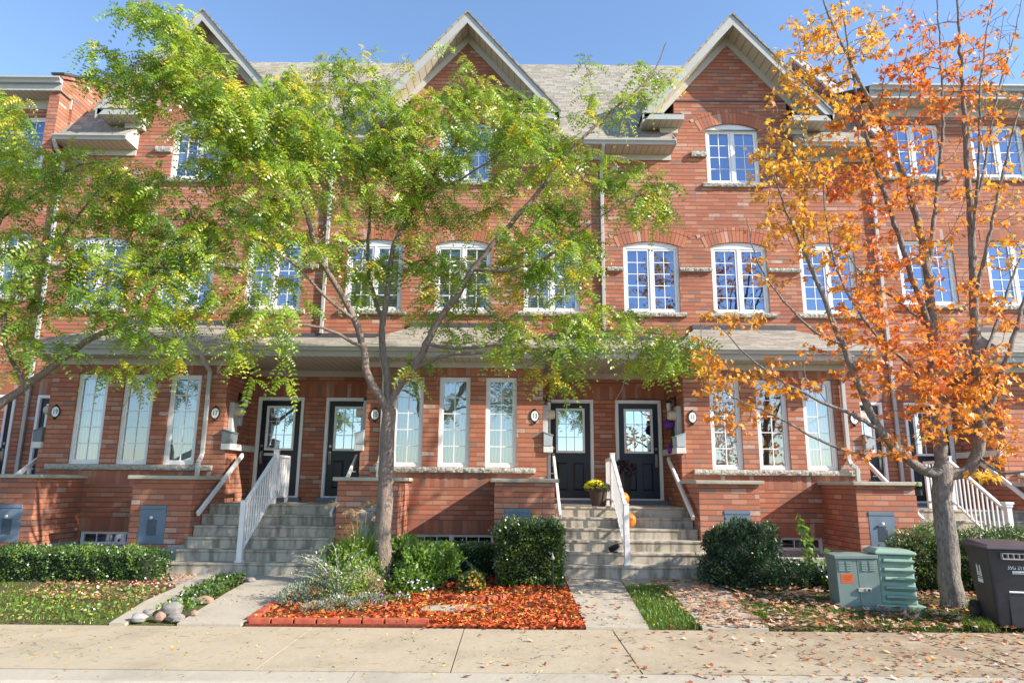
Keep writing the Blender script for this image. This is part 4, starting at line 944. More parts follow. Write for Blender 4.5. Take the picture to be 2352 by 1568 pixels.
ells = [(1850,120,70,90,1.1,.72), (1950,70,110,80,1.0,.68), (1900,220,90,70,.9,.68), (1800,240,55,60,.5,.78), (1790,390,80,90,.9,.72), (1890,380,100,80,1.2,.68), (1990,300,80,90,.9,.36), (2080,110,70,100,.8,.25), (1955,420,70,40,1.2,.12),
        (1810,520,70,70,.8,.68), (1770,620,60,50,.5,.6), (1890,550,80,70,1.2,.66), (1995,560,80,90,.7,.28), (1680,735,80,30,1.0,.6), (1620,810,40,40,.9,.55), (1650,870,70,50,.9,.62), (1740,890,80,50,.8,.58), (1700,960,90,40,.7,.5),
        (1830,850,70,70,.5,.45), (1980,780,100,100,.85,.3), (2090,780,100,110,.9,.28), (2190,850,120,100,.85,.36), (2240,740,80,100,.6,.42), (2200,950,110,70,1.0,.45), (2300,1000,50,70,.8,.45), (2075,1010,80,40,.7,.42), (2290,880,60,70,.8,.45),
        (2000,1030,90,20,.7,.42), (2270,1090,50,14,1.5,.8), (2190,240,110,170,.35,.3), (2280,400,70,120,.25,.5), (2140,470,90,110,.45,.42), (2300,620,50,90,.3,.55), (2080,260,80,120,.7,.3), (2050,420,80,70,.8,.4), (2060,900,90,60,.6,.35), (1760,330,30,40,.6,.8), (1960,660,90,60,.7,.4), (2140,620,80,80,.5,.4), (2330,200,60,120,.30,.4), (2240,120,90,110,.35,.3), (2150,160,60,110,.5,.28), (2310,480,50,100,.4,.5), (2060,560,60,80,.5,.35)]
tg, tn = ell_points(rg, ells, 0.0078, lambda u, v: 9.3)
T.grow(tg, sag=-0.02, wob=0.08)
bare, _ = ell_points(rg, [(2200,120,110,150,1), (2290,120,70,140,1.2), (2330,350,50,150,1), (2240,350,80,130,.7), (2310,650,60,130,.8), (1960,480,150,160,.25), (2120,60,90,80,.6), (2200,650,100,150,.3)], 0.0030, lambda u, v: 9.5)
leafn = len(T.tips); T.grow(bare, sag=-0.03, wob=0.05); T.radii()
T.mesh('trunk', M['bark_maple'], mroot)
A = []; Dv = []; tt = []
order_tint = {}
tg_a = np.array(tg)
for q, (i, p) in enumerate(T.tips):
    leafy = q < leafn
    j0 = int(np.argmin(np.linalg.norm(tg_a - p, axis=1))); base_t = tn[j0] + rg.normal(0, 0.09)
    nlf = 7 if leafy else (1 if rg.uniform() < 0.5 else 0)
    ch = [i]; j = i
    for _ in range(3):
        if T.par[j] >= 0 and T.rmin[T.par[j]] < 0.012: j = T.par[j]; ch.append(j)
    out = T.P[i] - T.P[T.par[i]]; out = out / (np.linalg.norm(out) + 1e-9)
    for k in range(nlf):
        c = ch[min(len(ch)-1, int(abs(rg.normal(0, 1.2))))]; a = rg.uniform(0, 2*np.pi)
        pet = out*0.3 + np.array([math.cos(a), math.sin(a), rg.uniform(-.6, .4)]); A.append(T.P[c] + pet * rg.uniform(.02, .09)); Dv.append(pet*0.6 + np.array([0, 0, -0.5]) + rg.normal(0, .25, 3)); tt.append(np.clip(base_t + rg.normal(0, .1), 0, 1))
V, F, tt2 = maple_leaves(rg, np.array(A), np.array(Dv), rg.uniform(0.055, 0.10, len(A)), np.array(tt))
npmesh('crown', V, F, M['leaf_maple'], mroot, tint=tt2)

# ------------------------------------------------------------------ hedges, shrubs and garden plants
M['leaf_hedge'] = leaf_mat('hedge_leaf', [(0.0, (0.020, 0.055, 0.012)), (0.4, (0.045, 0.105, 0.016)), (0.7, (0.10, 0.18, 0.022)), (1.0, (0.22, 0.28, 0.04))], 0.22, 0.07, 0.4)
M['leaf_euo'] = leaf_mat('broadleaf_hedge_leaf', [(0.0, (0.025, 0.06, 0.012)), (0.4, (0.065, 0.12, 0.020)), (0.7, (0.13, 0.20, 0.03)), (1.0, (0.26, 0.32, 0.06))], 0.2, 0.12, 0.3)
M['leaf_yew'] = leaf_mat('yew_needles', [(0.0, (0.012, 0.035, 0.014)), (0.4, (0.026, 0.065, 0.024)), (0.75, (0.055, 0.11, 0.035)), (1.0, (0.12, 0.18, 0.055))], 0.15, 0.08, 0.35)
M['leaf_fresh'] = leaf_mat('fresh_leaf', [(0.0, (0.05, 0.12, 0.015)), (0.5, (0.13, 0.24, 0.03)), (1.0, (0.30, 0.40, 0.06))], 0.35, 0.07, 0.4)
M['leaf_silver'] = leaf_mat('silver_leaf', [(0.0, (0.12, 0.16, 0.10)), (0.5, (0.24, 0.28, 0.19)), (1.0, (0.42, 0.44, 0.33))], 0.25, 0.05, 0.5)
M['leaf_grass'] = leaf_mat('grass_blade', [(0.0, (0.05, 0.11, 0.012)), (0.4, (0.11, 0.21, 0.02)), (0.75, (0.20, 0.29, 0.03)), (1.0, (0.38, 0.34, 0.09))], 0.35, 0.05, 0.4)
M['straw'] = leaf_mat('straw_plume', [(0.0, (0.36, 0.25, 0.13)), (0.5, (0.52, 0.40, 0.24)), (1.0, (0.66, 0.55, 0.38))], 0.4, 0.03, 0.5)
M['leaf_dark'] = leaf_mat('purple_leaf', [(0.0, (0.018, 0.012, 0.025)), (0.5, (0.04, 0.03, 0.05)), (1.0, (0.10, 0.10, 0.07))], 0.2, 0.08, 0.35)
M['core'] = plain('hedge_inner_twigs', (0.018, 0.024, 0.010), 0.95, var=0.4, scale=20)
M['petal_yellow'] = plain('yellow_petal', (0.75, 0.58, 0.01), 0.6, var=0.1)
M['petal_gold'] = plain('bronze_gold_petal', (0.52, 0.27, 0.02), 0.6, var=0.25, scale=30)
M['petal_purple'] = plain('purple_petal', (0.30, 0.10, 0.36), 0.6, var=0.25, scale=30)
M['petal_pale'] = plain('pale_lilac_petal', (0.60, 0.55, 0.66), 0.6, var=0.1)
M['petal_rust'] = plain('rust_petal', (0.16, 0.05, 0.03), 0.7, var=0.3, scale=40)

def leaf_quads(rg, P, Nn, size, asp, tint, spread=0.8, fold=0.0):
    """small rhombic leaves at P pointing roughly along Nn"""
    n = len(P); D = Nn + rg.normal(0, spread, (n, 3)); D /= np.linalg.norm(D, axis=1)[:, None] + 1e-9
    W_ = np.cross(D, rg.normal(0, 1, (n, 3))); W_ /= np.linalg.norm(W_, axis=1)[:, None] + 1e-9
    l = size[:, None]; V = np.stack([P, P + D*l*.45 + W_*l*asp, P + D*l, P + D*l*.45 - W_*l*asp], axis=1)
    return V.reshape(-1, 3), np.arange(n*4).reshape(-1, 4), np.repeat(tint, 4)
def merge(parts):
    V = []; F = []; T_ = []; o = 0
    for v, f, t_ in parts: V.append(v); F.append(f + o); T_.append(t_); o += len(v)
    return np.vstack(V), np.vstack(F), np.concatenate(T_)
def hedge_box(name, label, cat, x0, x1, y0, y1, z0, z1, mat, seed, n, size=(.025, .05), rough=.05, group=None, lean=0.0):
    rg = np.random.default_rng(seed); root = thing(name, label, cat, ((x0+x1)/2, (y0+y1)/2, z0), group)
    areas = np.array([(x1-x0)*(z1-z0), (y1-y0)*(z1-z0), (y1-y0)*(z1-z0), (x1-x0)*(y1-y0), (x1-x0)*(z1-z0)*.3]); f = rg.choice(5, n, p=areas/areas.sum())
    U = rg.uniform(0, 1, (n, 3)); P = np.stack([x0+(x1-x0)*U[:,0], y0+(y1-y0)*U[:,1], z0+(z1-z0)*U[:,2]], 1); N_ = np.zeros((n, 3))
    for k, (ax, val, nv) in enumerate(((1, y0, (0,-1,0)), (0, x0, (-1,0,0)), (0, x1, (1,0,0)), (2, z1, (0,0,1)), (1, y1, (0,1,0)))):
        q = f == k; P[q, ax] = val; N_[q] = nv
    # rounded edges, lumpy outline, clumps
    c = np.array([(x0+x1)/2, (y0+y1)/2, (z0+z1)/2]); hs = np.array([(x1-x0)/2, (y1-y0)/2, (z1-z0)/2]); q = np.abs((P-c)/hs)
    s2 = np.sort(q * (hs / hs.max() + (1 - hs / hs.max())), axis=1); edge = np.clip((s2[:, 1] - .72) / .28, 0, 1)
    lump = np.sin(P[:,0]*7+seed)*np.sin(P[:,2]*8+1)*np.sin(P[:,1]*6+2) + .6*np.sin(P[:,0]*17+P[:,2]*13+seed)
    P = P + N_ * (lump * rough)[:, None] - (P - c) * (edge * 0.10)[:, None] - N_ * (np.abs(rg.normal(0, .05, n)))[:, None]
    sh = rg.uniform(0, 1, n) < .05; P = P + N_ * (sh * rg.uniform(.02, .085, n))[:, None]
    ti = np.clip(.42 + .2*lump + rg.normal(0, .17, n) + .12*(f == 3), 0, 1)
    N_[:, 2] += .35
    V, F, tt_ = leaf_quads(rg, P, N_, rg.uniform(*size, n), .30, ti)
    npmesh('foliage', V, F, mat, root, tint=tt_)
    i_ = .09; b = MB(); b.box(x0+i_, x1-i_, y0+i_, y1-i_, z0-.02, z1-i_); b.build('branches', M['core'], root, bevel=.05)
    return root
def bush(name, label, cat, blobs, mat, seed, n, size, asp=.28, core=True, up=.35, group=None, base=None, spread=.7):
    """shrub of several leafy lobes: blobs = (x, y, z, rx, ry, rz)"""
    rg = np.random.default_rng(seed); b0 = blobs[0]
    root = thing(name, label, cat, base or (b0[0], b0[1], gz(b0[1])), group); vol = np.array([b[3]*b[4] + b[3]*b[5] for b in blobs]); vol = vol / vol.sum(); parts = []
    cb = MB()
    for b, w_ in zip(blobs, vol):
        k = int(n * w_); d = rg.normal(0, 1, (k, 3)); d /= np.linalg.norm(d, axis=1)[:, None]
        rr = 1 - np.abs(rg.normal(0, .16, k)); lump = np.sin(d[:,0]*5+seed)*np.sin(d[:,2]*6+b[0]*3)*.14 + np.sin(d[:,1]*9+d[:,0]*8)*.06
        rr = np.where(rg.uniform(0, 1, k) < .07, rr + rg.uniform(.05, .25, k), rr); P = np.array(b[:3]) + d * np.array(b[3:6]) * (rr + lump)[:, None]
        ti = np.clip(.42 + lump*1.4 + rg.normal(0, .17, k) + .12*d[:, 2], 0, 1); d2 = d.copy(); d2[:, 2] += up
        parts.append(leaf_quads(rg, P, d2, rg.uniform(*size, k), asp, ti, spread))
        if core: cb.lathe([(.02, b[2]-b[5]*.72), (b[3]*.55, b[2]-b[5]*.45), (b[3]*.70, b[2]), (b[3]*.5, b[2]+b[5]*.45), (.02, b[2]+b[5]*.68)], (b[0], b[1], 0), 12)
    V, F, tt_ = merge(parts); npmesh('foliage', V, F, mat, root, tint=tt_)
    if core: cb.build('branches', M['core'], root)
    return root

hedge_box('hedge', 'long low clipped green hedge at the left edge, below plaque 19', 'hedge', -9.6, -5.42, 10.78, 11.65, .06, .56, M['leaf_hedge'], 3, 15000, (.028, .05), .05)
hedge_box('hedge', 'low dark clipped hedge behind the gold flowers, between trunk and taller hedge', 'hedge', -2.95, -.15, 11.35, 12.05, .10, .645, M['leaf_hedge'], 4, 9500, (.026, .045), .025)
hedge_box('hedge', 'tall square clipped hedge left of the pumpkin steps', 'hedge', -.20, .80, 10.60, 11.75, .05, 1.05, M['leaf_euo'], 6, 16000, (.032, .06), .03)
bush('yew_bush', 'large dark green yew bush right of the pumpkin steps', 'bush', [(3.45, 11.0, .55, .42, .42, .48), (3.32, 10.95, .35, .42, .4, .33), (3.85, 11.05, .78, .22, .25, .27), (3.25, 11.0, .75, .25, .25, .24), (3.62, 11.1, .86, .26, .25, .26), (4.12, 11.2, .72, .13, .18, .33), (3.75, 10.95, .32, .4, .38, .30)], M['leaf_yew'], 7, 17000, (.04, .075), .17, base=(3.5, 11.0, gz(11)))
bush('low_yew', 'low spreading yew beside the large yew, left of the utility boxes', 'bush', [(4.25, 10.95, .28, .33, .3, .24), (4.5, 11.0, .24, .28, .26, .20), (3.98, 10.85, .22, .26, .25, .18)], M['leaf_yew'], 8, 6500, (.035, .06), .2, base=(4.25, 10.95, gz(11)))
bush('shrub', 'dark green shrub behind the maple trunk and utility box', 'shrub', [(6.2, 10.9, .52, .45, .4, .5), (5.85, 11.0, .35, .35, .35, .35), (6.6, 10.9, .6, .4, .4, .45), (6.35, 10.9, .3, .6, .4, .3)], M['leaf_euo'], 9, 12000, (.04, .07), .2, base=(6.2, 10.9, gz(11)))
bush('shrub', 'pale green juniper shrub behind the dark wheeled bin', 'shrub', [(7.15, 10.6, .70, .45, .4, .33), (7.6, 10.7, .72, .4, .4, .33), (6.8, 10.7, .55, .4, .4, .3), (7.3, 10.7, .35, .6, .4, .35)], M['leaf_hedge'], 10, 12000, (.035, .06), .2, base=(7.2, 10.6, gz(10.6)))
# broadleaf volunteer with big leaves beside the utility boxes
rg = np.random.default_rng(31); root = thing('leafy_sapling', 'bright green leafy stem climbing beside the green cabinet', 'sapling', (4.78, 11.25, gz(11.25)))
sm = MB(); Pl = []
for x, y, tx, tz in ((4.78, 11.25, -.14, 1.08), (4.85, 11.2, .12, .55), (4.72, 11.3, -.05, .75)):
    pts = [(x + tx*t + .03*math.sin(t*5), y - .05*t, gz(y) + tz*t) for t in np.linspace(0, 1, 9)]; sm.tube(pts, [.009*(1-.6*t) for t in np.linspace(0, 1, 9)], 6)
    for _ in range(int(60*tz)):
        t_ = rg.uniform(.1, 1); k = int(t_*8); Pl.append(np.array(pts[k]) + rg.normal(0, .05, 3))
sm.build('stem', M['bark_locust'], root); Pl = np.array(Pl)
V, F, tt_ = leaf_quads(rg, Pl, np.tile([.2, -.5, .1], (len(Pl), 1)), rg.uniform(.07, .13, len(Pl)), .36, rg.uniform(.1, .9, len(Pl)), .6); npmesh('foliage', V, F, M['leaf_fresh'], root, tint=tt_)
bush('evergreen_shrub', 'small broadleaf shrub just left of the green cabinet', 'shrub', [(4.35+.55, 10.75, .2, .22, .22, .2), (5.02, 10.9, .3, .16, .18, .22)], M['leaf_euo'], 32, 1500, (.06, .10), .3, base=(4.95, 10.8, gz(10.8)))
bush('climbing_rose', 'green shrub with thorny stems against the brick pillar at the left edge', 'shrub', [(-9.3, 11.75, .62, .35, .3, .45), (-9.1, 11.8, .75, .18, .2, .3)], M['leaf_fresh'], 33, 2400, (.04, .075), .3, base=(-9.3, 11.75, gz(11.7)))

# garden bed plants round the locust
bush('flowering_perennial', 'leafy green perennial with pale lilac flowers at right of the locust trunk', 'plant', [(-1.32, 10.45, .38, .34, .3, .34), (-1.05, 10.6, .48, .32, .3, .25), (-1.45, 10.15, .22, .25, .22, .22), (-1.6, 10.75, .55, .3, .25, .28)], M['leaf_fresh'], 12, 6500, (.04, .08), .28, False, .5, base=(-1.3, 10.45, gz(10.4)))
bush('dark_perennial', 'green leafy plant just left of the locust trunk', 'plant', [(-2.12, 10.35, .30, .25, .25, .28), (-2.35, 10.75, .42, .35, .25, .30)], M['leaf_fresh'], 13, 4200, (.035, .07), .28, False, .5, base=(-2.1, 10.35, gz(10.3)))
bush('purple_coleus', 'dark purple leafy plant in shade below the low hedge', 'plant', [(-1.0, 11.05, .22, .22, .15, .18), (-.85, 11.0, .28, .14, .12, .18)], M['leaf_dark'], 14, 420, (.08, .15), .34, False, .4, base=(-.95, 11.05, gz(11)))
bush('variegated_hosta', 'broad leaved green hosta between purple plant and gold flowers', 'plant', [(-.98, 10.85, .20, .14, .12, .16), (-.62, 10.95, .17, .14, .12, .14)], M['leaf_euo'], 15, 160, (.12, .20), .3, False, .7, base=(-.98, 10.85, gz(10.8)))
bush('silver_lavender', 'silvery low lavender mound at the left corner of the mulch bed', 'plant', [(-2.80, 9.35, .15, .2, .2, .17), (-2.6, 9.5, .2, .22, .2, .18)], M['leaf_silver'], 16, 3200, (.025, .05), .16, False, .9, base=(-2.8, 9.35, gz(9.3)))
bush('creeping_thyme', 'grey green trailing plant in front of the russian sage', 'plant', [(-2.15, 9.10, .11, .28, .18, .11), (-1.85, 9.25, .12, .25, .2, .10), (-2.4, 8.95, .08, .2, .14, .09)], M['leaf_silver'], 17, 2600, (.02, .045), .16, False, .8, base=(-2.1, 9.1, gz(9.1)))
bush('russet_shrub', 'small russet twiggy shrub beside the locust trunk', 'plant', [(-1.98, 9.95, .22, .22, .2, .2)], M['straw'], 18, 1300, (.03, .07), .10, False, .8, base=(-1.98, 9.95, gz(9.9)))
bush('aster_mound', 'low aster mound with purple flowers at the front of the mulch bed', 'plant', [(-1.80, 9.50, .09, .24, .18, .10), (-1.5, 9.6, .08, .18, .14, .08)], M['leaf_euo'], 19, 1300, (.025, .05), .22, False, .7, base=(-1.8, 9.5, gz(9.5)))

def flowers(name, mat, parent, pts, r=.018, n=7):
    mm = MB()
    for p in pts:
        x, y, z = p; a0 = rnd.uniform(0, 6)
        mm.add([(x, y, z+r*.35)] + [(x + r*(1 if i % 2 else .72)*math.cos(a0+i*math.pi/n), y + r*(1 if i % 2 else .72)*math.sin(a0+i*math.pi/n)*.75, z + r*.5*math.sin(a0+i*math.pi/n)*.9) for i in range(2*n)], [(0, 1+i, 1+(i+1) % (2*n)) for i in range(2*n)])
    return mm.build(name, mat, parent)
def dome(cx, cy, cz, r, rz, n, seed, front=False):
    r_ = random.Random(seed); out = []
    while len(out) < n:
        a, e = r_.uniform(0, 2*math.pi), math.acos(r_.uniform(0, 1)); s_ = math.sin(e)
        q = (cx + r*s_*math.cos(a), cy + r*s_*math.sin(a), cz + rz*math.cos(e)); out.append(q)
    return out
for ob in list(col.objects):
    if ob.name == 'flowering_perennial': flowers('flower', M['petal_pale'], ob, dome(-1.32, 10.05, .1, .28, .2, 34, 3), .018).__setitem__('kind', 'stuff')
    if ob.name == 'aster_mound': flowers('flower', M['petal_purple'], ob, dome(-1.8, 9.5, .08, .25, .13, 36, 4) + dome(-1.5, 9.6, .07, .18, .1, 20, 5), .016).__setitem__('kind', 'stuff')

# russian sage: arching bare silvery stems with a green heart
rg = np.random.default_rng(41); root = thing('russian_sage', 'tall arching silvery sage with bare whitish stems, left of the locust trunk', 'plant', (-2.3, 9.45, gz(9.45)))
sm = MB(); LP = []
for i in range(34):
    a = rg.uniform(-math.pi*1.1, .15) if i < 26 else rg.uniform(-.5, .5); sp = rg.uniform(.2, .75); hgt = rg.uniform(.45, .92) * (1 - .25*sp)
    dx = -abs(math.cos(a))*sp if i < 24 else abs(math.cos(a))*sp*.55; dy = math.sin(a)*sp*.4
    pts = [(-2.25 + dx*(t**1.3), 9.5 + dy*t, gz(9.5) + hgt*(1-(1-t)**1.7) - .06*t*t) for t in np.linspace(0, 1, 8)]
    sm.tube(pts, [.0055*(1-.7*t) for t in np.linspace(0, 1, 8)], 5)
    for _ in range(34):
        t_ = rg.uniform(.15, 1)**1.0; k = min(7, int(t_*8)); LP.append(np.array(pts[k]) + rg.normal(0, .022 if t_ > .5 else .05, 3))
sm.build('stems', plain('pale_stem', (.52, .48, .38), .8), root); LP = np.array(LP)
V, F, tt_ = leaf_quads(rg, LP, np.tile([0, -.2, .6], (len(LP), 1)), rg.uniform(.02, .05, len(LP)), .18, rg.uniform(.2, .9, len(LP)), .7); npmesh('foliage', V, F, M['leaf_silver'], root, tint=tt_)
n = 1500; d = rg.normal(0, 1, (n, 3)) * [.20, .16, .20] + [-2.18, 9.55, .36]; d[:, 2] = np.maximum(d[:, 2], .06)
V, F, tt_ = leaf_quads(rg, d, np.tile([0, -.2, .6], (n, 1)), rg.uniform(.03, .06, n), .26, rg.uniform(.3, 1, n), .7); npmesh('foliage', V, F, M['leaf_fresh'], root, tint=tt_)

def blades(rg, P, H, lean, width, tint, seg=4):
    """curved grass blades"""
    n = len(P); a = rg.uniform(0, 2*np.pi, n); d = np.stack([np.cos(a), np.sin(a), 0*a], 1); s = np.stack([-np.sin(a), np.cos(a), 0*a], 1)
    rows = []
    for k in range(seg + 1):
        t = k / seg; c = P + np.array([0, 0, 1.]) * (H * (t - lean*.42*t*t*t))[:, None] + d * (H * lean * t * t)[:, None]; w_ = (width * (1 - t**1.5) + .0006)[:, None]
        rows += [c - s*w_, c + s*w_]
    V = np.stack(rows, 1); k = V.shape[1]; idx = np.array([(2*i, 2*i+1, 2*i+3, 2*i+2) for i in range(seg)])
    return V.reshape(-1, 3), (np.arange(n)[:, None, None]*k + idx[None]).reshape(-1, 4), np.repeat(tint, k)
# ornamental grass with feathery plumes
rg = np.random.default_rng(51); gx, gy = -2.2, 10.55; root = thing('ornamental_grass', 'tall ornamental grass with straw plumes left of the locust trunk', 'ornamental grass', (gx, gy, gz(gy)))
n = 520; P = np.stack([gx + rg.normal(0, .10, n), gy + rg.normal(0, .10, n), np.full(n, gz(gy))], 1)
V, F, tt_ = blades(rg, P, rg.uniform(.6, 1.2, n), rg.uniform(.15, .85, n), np.full(n, .0055), np.clip(rg.normal(.4, .2, n), 0, 1), 6); npmesh('blades', V, F, M['leaf_grass'], root, tint=tt_)
st = MB(); parts = []
for i in range(11):
    dx, h_ = rg.uniform(-.42, .30), rg.uniform(.95, 1.30); dy = rg.uniform(-.2, .2)
    pts = [(gx + dx*t**1.4, gy + dy*t, gz(gy) + h_*t - .05*t*t) for t in np.linspace(0, 1, 8)]; st.tube(pts, [.0035]*8, 4)
    tip = np.array(pts[-1]); k = 150; tt0 = rg.uniform(0, 1, k); drp = rg.choice([-1, 1])
    base_ = tip + np.stack([drp*.16*tt0**1.5 + dx*.1*tt0, 0*tt0, .13*tt0 - .16*tt0**2], 1)
    parts.append(leaf_quads(rg, base_, np.tile([drp*.6, -.1, -.5], (k, 1)), rg.uniform(.05, .10, k), .035, rg.uniform(0, 1, k), .35))
st.build('stalks', M['straw'], root); V, F, tt_ = merge(parts); npmesh('plumes', V, F, M['straw'], root, tint=tt_)
# wispy grass right of the trunk
rg = np.random.default_rng(52); root = thing('wispy_grass', 'wispy green grass clump right of the locust trunk above the perennials', 'ornamental grass', (-1.25, 10.95, gz(10.95)))
n = 160; P = np.stack([-1.25 + rg.normal(0, .12, n), 10.95 + rg.normal(0, .06, n), np.full(n, gz(10.95))], 1)
V, F, tt_ = blades(rg, P, rg.uniform(.55, .95, n), rg.uniform(.1, .7, n), np.full(n, .005), np.clip(rg.normal(.55, .2, n), 0, 1), 5); npmesh('blades', V, F, M['leaf_grass'], root, tint=tt_)

# chrysanthemums
gm = bush('gold_chrysanthemum', 'round bronze gold chrysanthemum in the mulch bed below the hedge', 'flowers', [(-.56, 10.32, .20, .19, .17, .17)], M['leaf_euo'], 61, 1400, (.03, .05), .25, False, base=(-.56, 10.32, gz(10.3)))
flowers('flower', M['petal_gold'], gm, [p for p in dome(-.56, 10.32, .17, .20, .21, 110, 8) if p[1] < 10.42], .022, 8)['kind'] = 'stuff'
def pot(name, label, x, y, z, r0, r1, hgt, mat, cat='flower pot', n=28, square=False):
    p = thing(name, label, cat, (x, y, z))
    k = 4 if square else n
    MB().lathe([(r0, 0), (r1, hgt*.9), (r1*1.08, hgt*.9), (r1*1.10, hgt), (r1*.94, hgt), (r1*.9, hgt*.93)], (x, y, z), k).build('pot', mat, p)
    MB().lathe([(r1*.5, hgt*.90), (r1*.9, hgt*.92)], (x, y, z), k).build('soil', M['soil'], p)
    return p
lz = 1.214
p = pot('potted_chrysanthemum', 'yellow chrysanthemum in a brown pot on the landing beside the railing', 1.66, 13.25, lz+.005, .13, .175, .31, plain('brown_pot', (.075, .05, .042), .5))
rg = np.random.default_rng(62); d = np.array(dome(1.66, 13.25, lz+.30, .24, .13, 700, 9)); V, F, tt_ = leaf_quads(rg, d, np.tile([0, 0, .4], (700, 1)), rg.uniform(.03, .06, 700), .3, rg.uniform(0, .6, 700)); npmesh('foliage', V, F, M['leaf_euo'], p, tint=tt_)
flowers('flower', M['petal_yellow'], p, [q for q in dome(1.60, 13.22, lz+.33, .20, .15, 130, 10)], .028, 8)['kind'] = 'stuff'
p = pot('tall_planter', 'tall dark planter with withered rust flowers in front of door 11', 2.30, 14.35, lz+.005, .14, .19, .62, plain('slate_planter', (.05, .05, .052), .5), 'planter', square=True)
d = np.array(dome(2.30, 14.35, lz+.60, .27, .28, 900, 12)); V, F, tt_ = leaf_quads(rg, d, np.tile([0, 0, .4], (900, 1)), rg.uniform(.03, .06, 900), .3, rg.uniform(0, .6, 900)); npmesh('foliage', V, F, M['leaf_dark'], p, tint=tt_)
flowers('flower', M['petal_rust'], p, dome(2.30, 14.35, lz+.62, .28, .29, 90, 13), .022, 8)['kind'] = 'stuff'

# pumpkins
M['pumpkin'] = plain('orange_pumpkin', (.66, .17, .012), .4, var=.12, scale=8); M['stalk'] = plain('pumpkin_stalk', (.20, .17, .07), .8)
def pumpkin(x, y, z, r, label, tilt=0):
    p = thing('pumpkin', label, 'pumpkin', (x, y, z), 'pumpkins on the steps')
    prof = [(r*math.sin(a)*1.0+.002, r*.92*(1-math.cos(a)) ) for a in np.linspace(.12, math.pi-.22, 14)]
    prof = [(q, h - (.04*r if i > 11 else 0)) for i, (q, h) in enumerate(prof)]
    MB().lathe(prof, (x, y, z), 60, 'z', lambda a: 1 - .055*abs(math.sin(a*5))**.6*0 - .05*(1-abs(math.cos(a*5)))**1.2).build('body', M['pumpkin'], p, smooth=True)
    MB().tube([(x, y, z+r*1.74), (x+.01, y, z+r*1.92), (x+.035, y-.01, z+r*2.08)], [r*.14, r*.10, r*.12], 8).build('stalk', M['stalk'], p)
pumpkin(2.07, 13.10, lz+.004, .15, 'orange pumpkin on the top landing behind the railing')
pumpkin(2.055, 12.37, .870, .15, 'orange pumpkin on a lower step, below the landing')

# purple witch ornament by the letter box at door 11
root = thing('halloween_ornament', 'black and purple hanging Halloween ornament beside the letter box at door 11', 'ornament', (3.30, 13.85, 2.34))
MB().lathe([(.001, 2.36), (.05, 2.40), (.06, 2.55), (.035, 2.75), (.001, 2.80)], (3.28, 13.9, 0), 14).build('body', M['black'], root)
pur = plain('purple_fabric', (.10, .025, .22), .7, var=.2, scale=20)
MB().lathe([(.001, 2.70), (.10, 2.75), (.13, 2.83), (.06, 2.93), (.001, 2.95)], (3.20, 13.9, 0), 14).build('hat', pur, root)
MB().tube([(3.24, 13.85, 2.40), (3.18, 13.80, 2.30), (3.15, 13.80, 2.22)], [.05, .06, .02], 8).build('ribbon', pur, root)
MB().tube([(3.38, 13.92, 2.80), (3.40, 14.1, 3.2), (3.39, 14.1, 3.28)], .006, 6).build('hanging_cord', M['black'], root)
# string of lights over the door frame of 11
root = thing('light_string', 'thin white cord of fairy lights draped round the frame of door 11', 'fairy lights', (2.75, 14.75, 3.4))
pts = [at(1455, 805, 14.70), at(1443, 850, 14.71), at(1428, 895, 14.72), (2.25, 14.745, 3.39), (2.235, 14.745, 2.9), (2.25, 14.745, 2.2), (2.24, 14.745, 1.9)]
MB().tube(pts, .006, 5).build('cord', M['white'], root)
MB().tube([(2.25, 14.745, 3.405), (2.7, 14.745, 3.43), (3.2, 14.745, 3.42), (3.26, 14.745, 3.3), (3.265, 14.745, 2.4)], .006, 5).build('cord', M['ink'], root)
# garden stake lamp, fallen solar lamp
root = thing('garden_stake', 'thin black metal stake standing in the red mulch before the square hedge', 'stake', (.59, 9.82, gz(9.8)))
MB().tube([(.59, 9.82, gz(9.8)-.05), (.585, 9.80, .62)], .011, 8).build('rod', M['black'], root)
MB().lathe([(.012, .60), (.03, .615), (.03, .63), (.012, .66), (.003, .70)], (.585, 9.80, 0), 12).build('finial', M['brass'], root)
root = thing('solar_lamp', 'small black spot lamp lying on a step beside the railing', 'lamp', (1.72, 11.75, .52))
MB().tube([(1.66, 11.83, .56), (1.74, 11.78, .60), (1.80, 11.74, .64)], [.045, .05, .03], 12).build('head', M['black'], root); MB().box(1.70, 1.78, 11.74, 11.86, .519, .535).build('foot', M['dark'], root)
MB().lathe([(.03, 0), (.03, .004)], (1.815, 11.72, .63), 12).build('lens', M['lampglass'], root)

# ------------------------------------------------------------------ utility cabinets and wheeled bin
M['cab'] = plain('green_cabinet_paint', (.185, .245, .215), .45, var=.10, scale=5); M['ped'] = plain('pale_green_plastic', (.225, .34, .27), .45, var=.10, scale=5)
M['orange'] = plain('orange_sticker', (.62, .12, .03), .5, var=.06); M['binbody'] = plain('charcoal_bin', (.040, .038, .042), .42, var=.2, scale=5); M['binlid'] = plain('bin_lid', (.065, .06, .07), .35, var=.15)
M['silver'] = plain('zinc_latch', (.48, .44, .40), .4, .3); M['rubber'] = plain('tyre_rubber', (.02, .02, .022), .8)
c = thing('utility_cabinet', 'grey green steel utility cabinet with orange sticker left of the ribbed pedestal', 'utility cabinet', (0, 0, 0)); hw, dp, hh = .255, .42, .64
b = MB(); b.box(-hw, hw, 0, dp, -.05, hh); b.build('body', M['cab'], c, bevel=.006)
b = MB(); b.prism([(-hw-.025, -.03, hh), (hw+.02, -.03, hh), (hw+.02, dp+.02, hh), (-hw-.025, dp+.02, hh)], (0, 0, .05)); b.build('lid', M['cab'], c, bevel=.008)
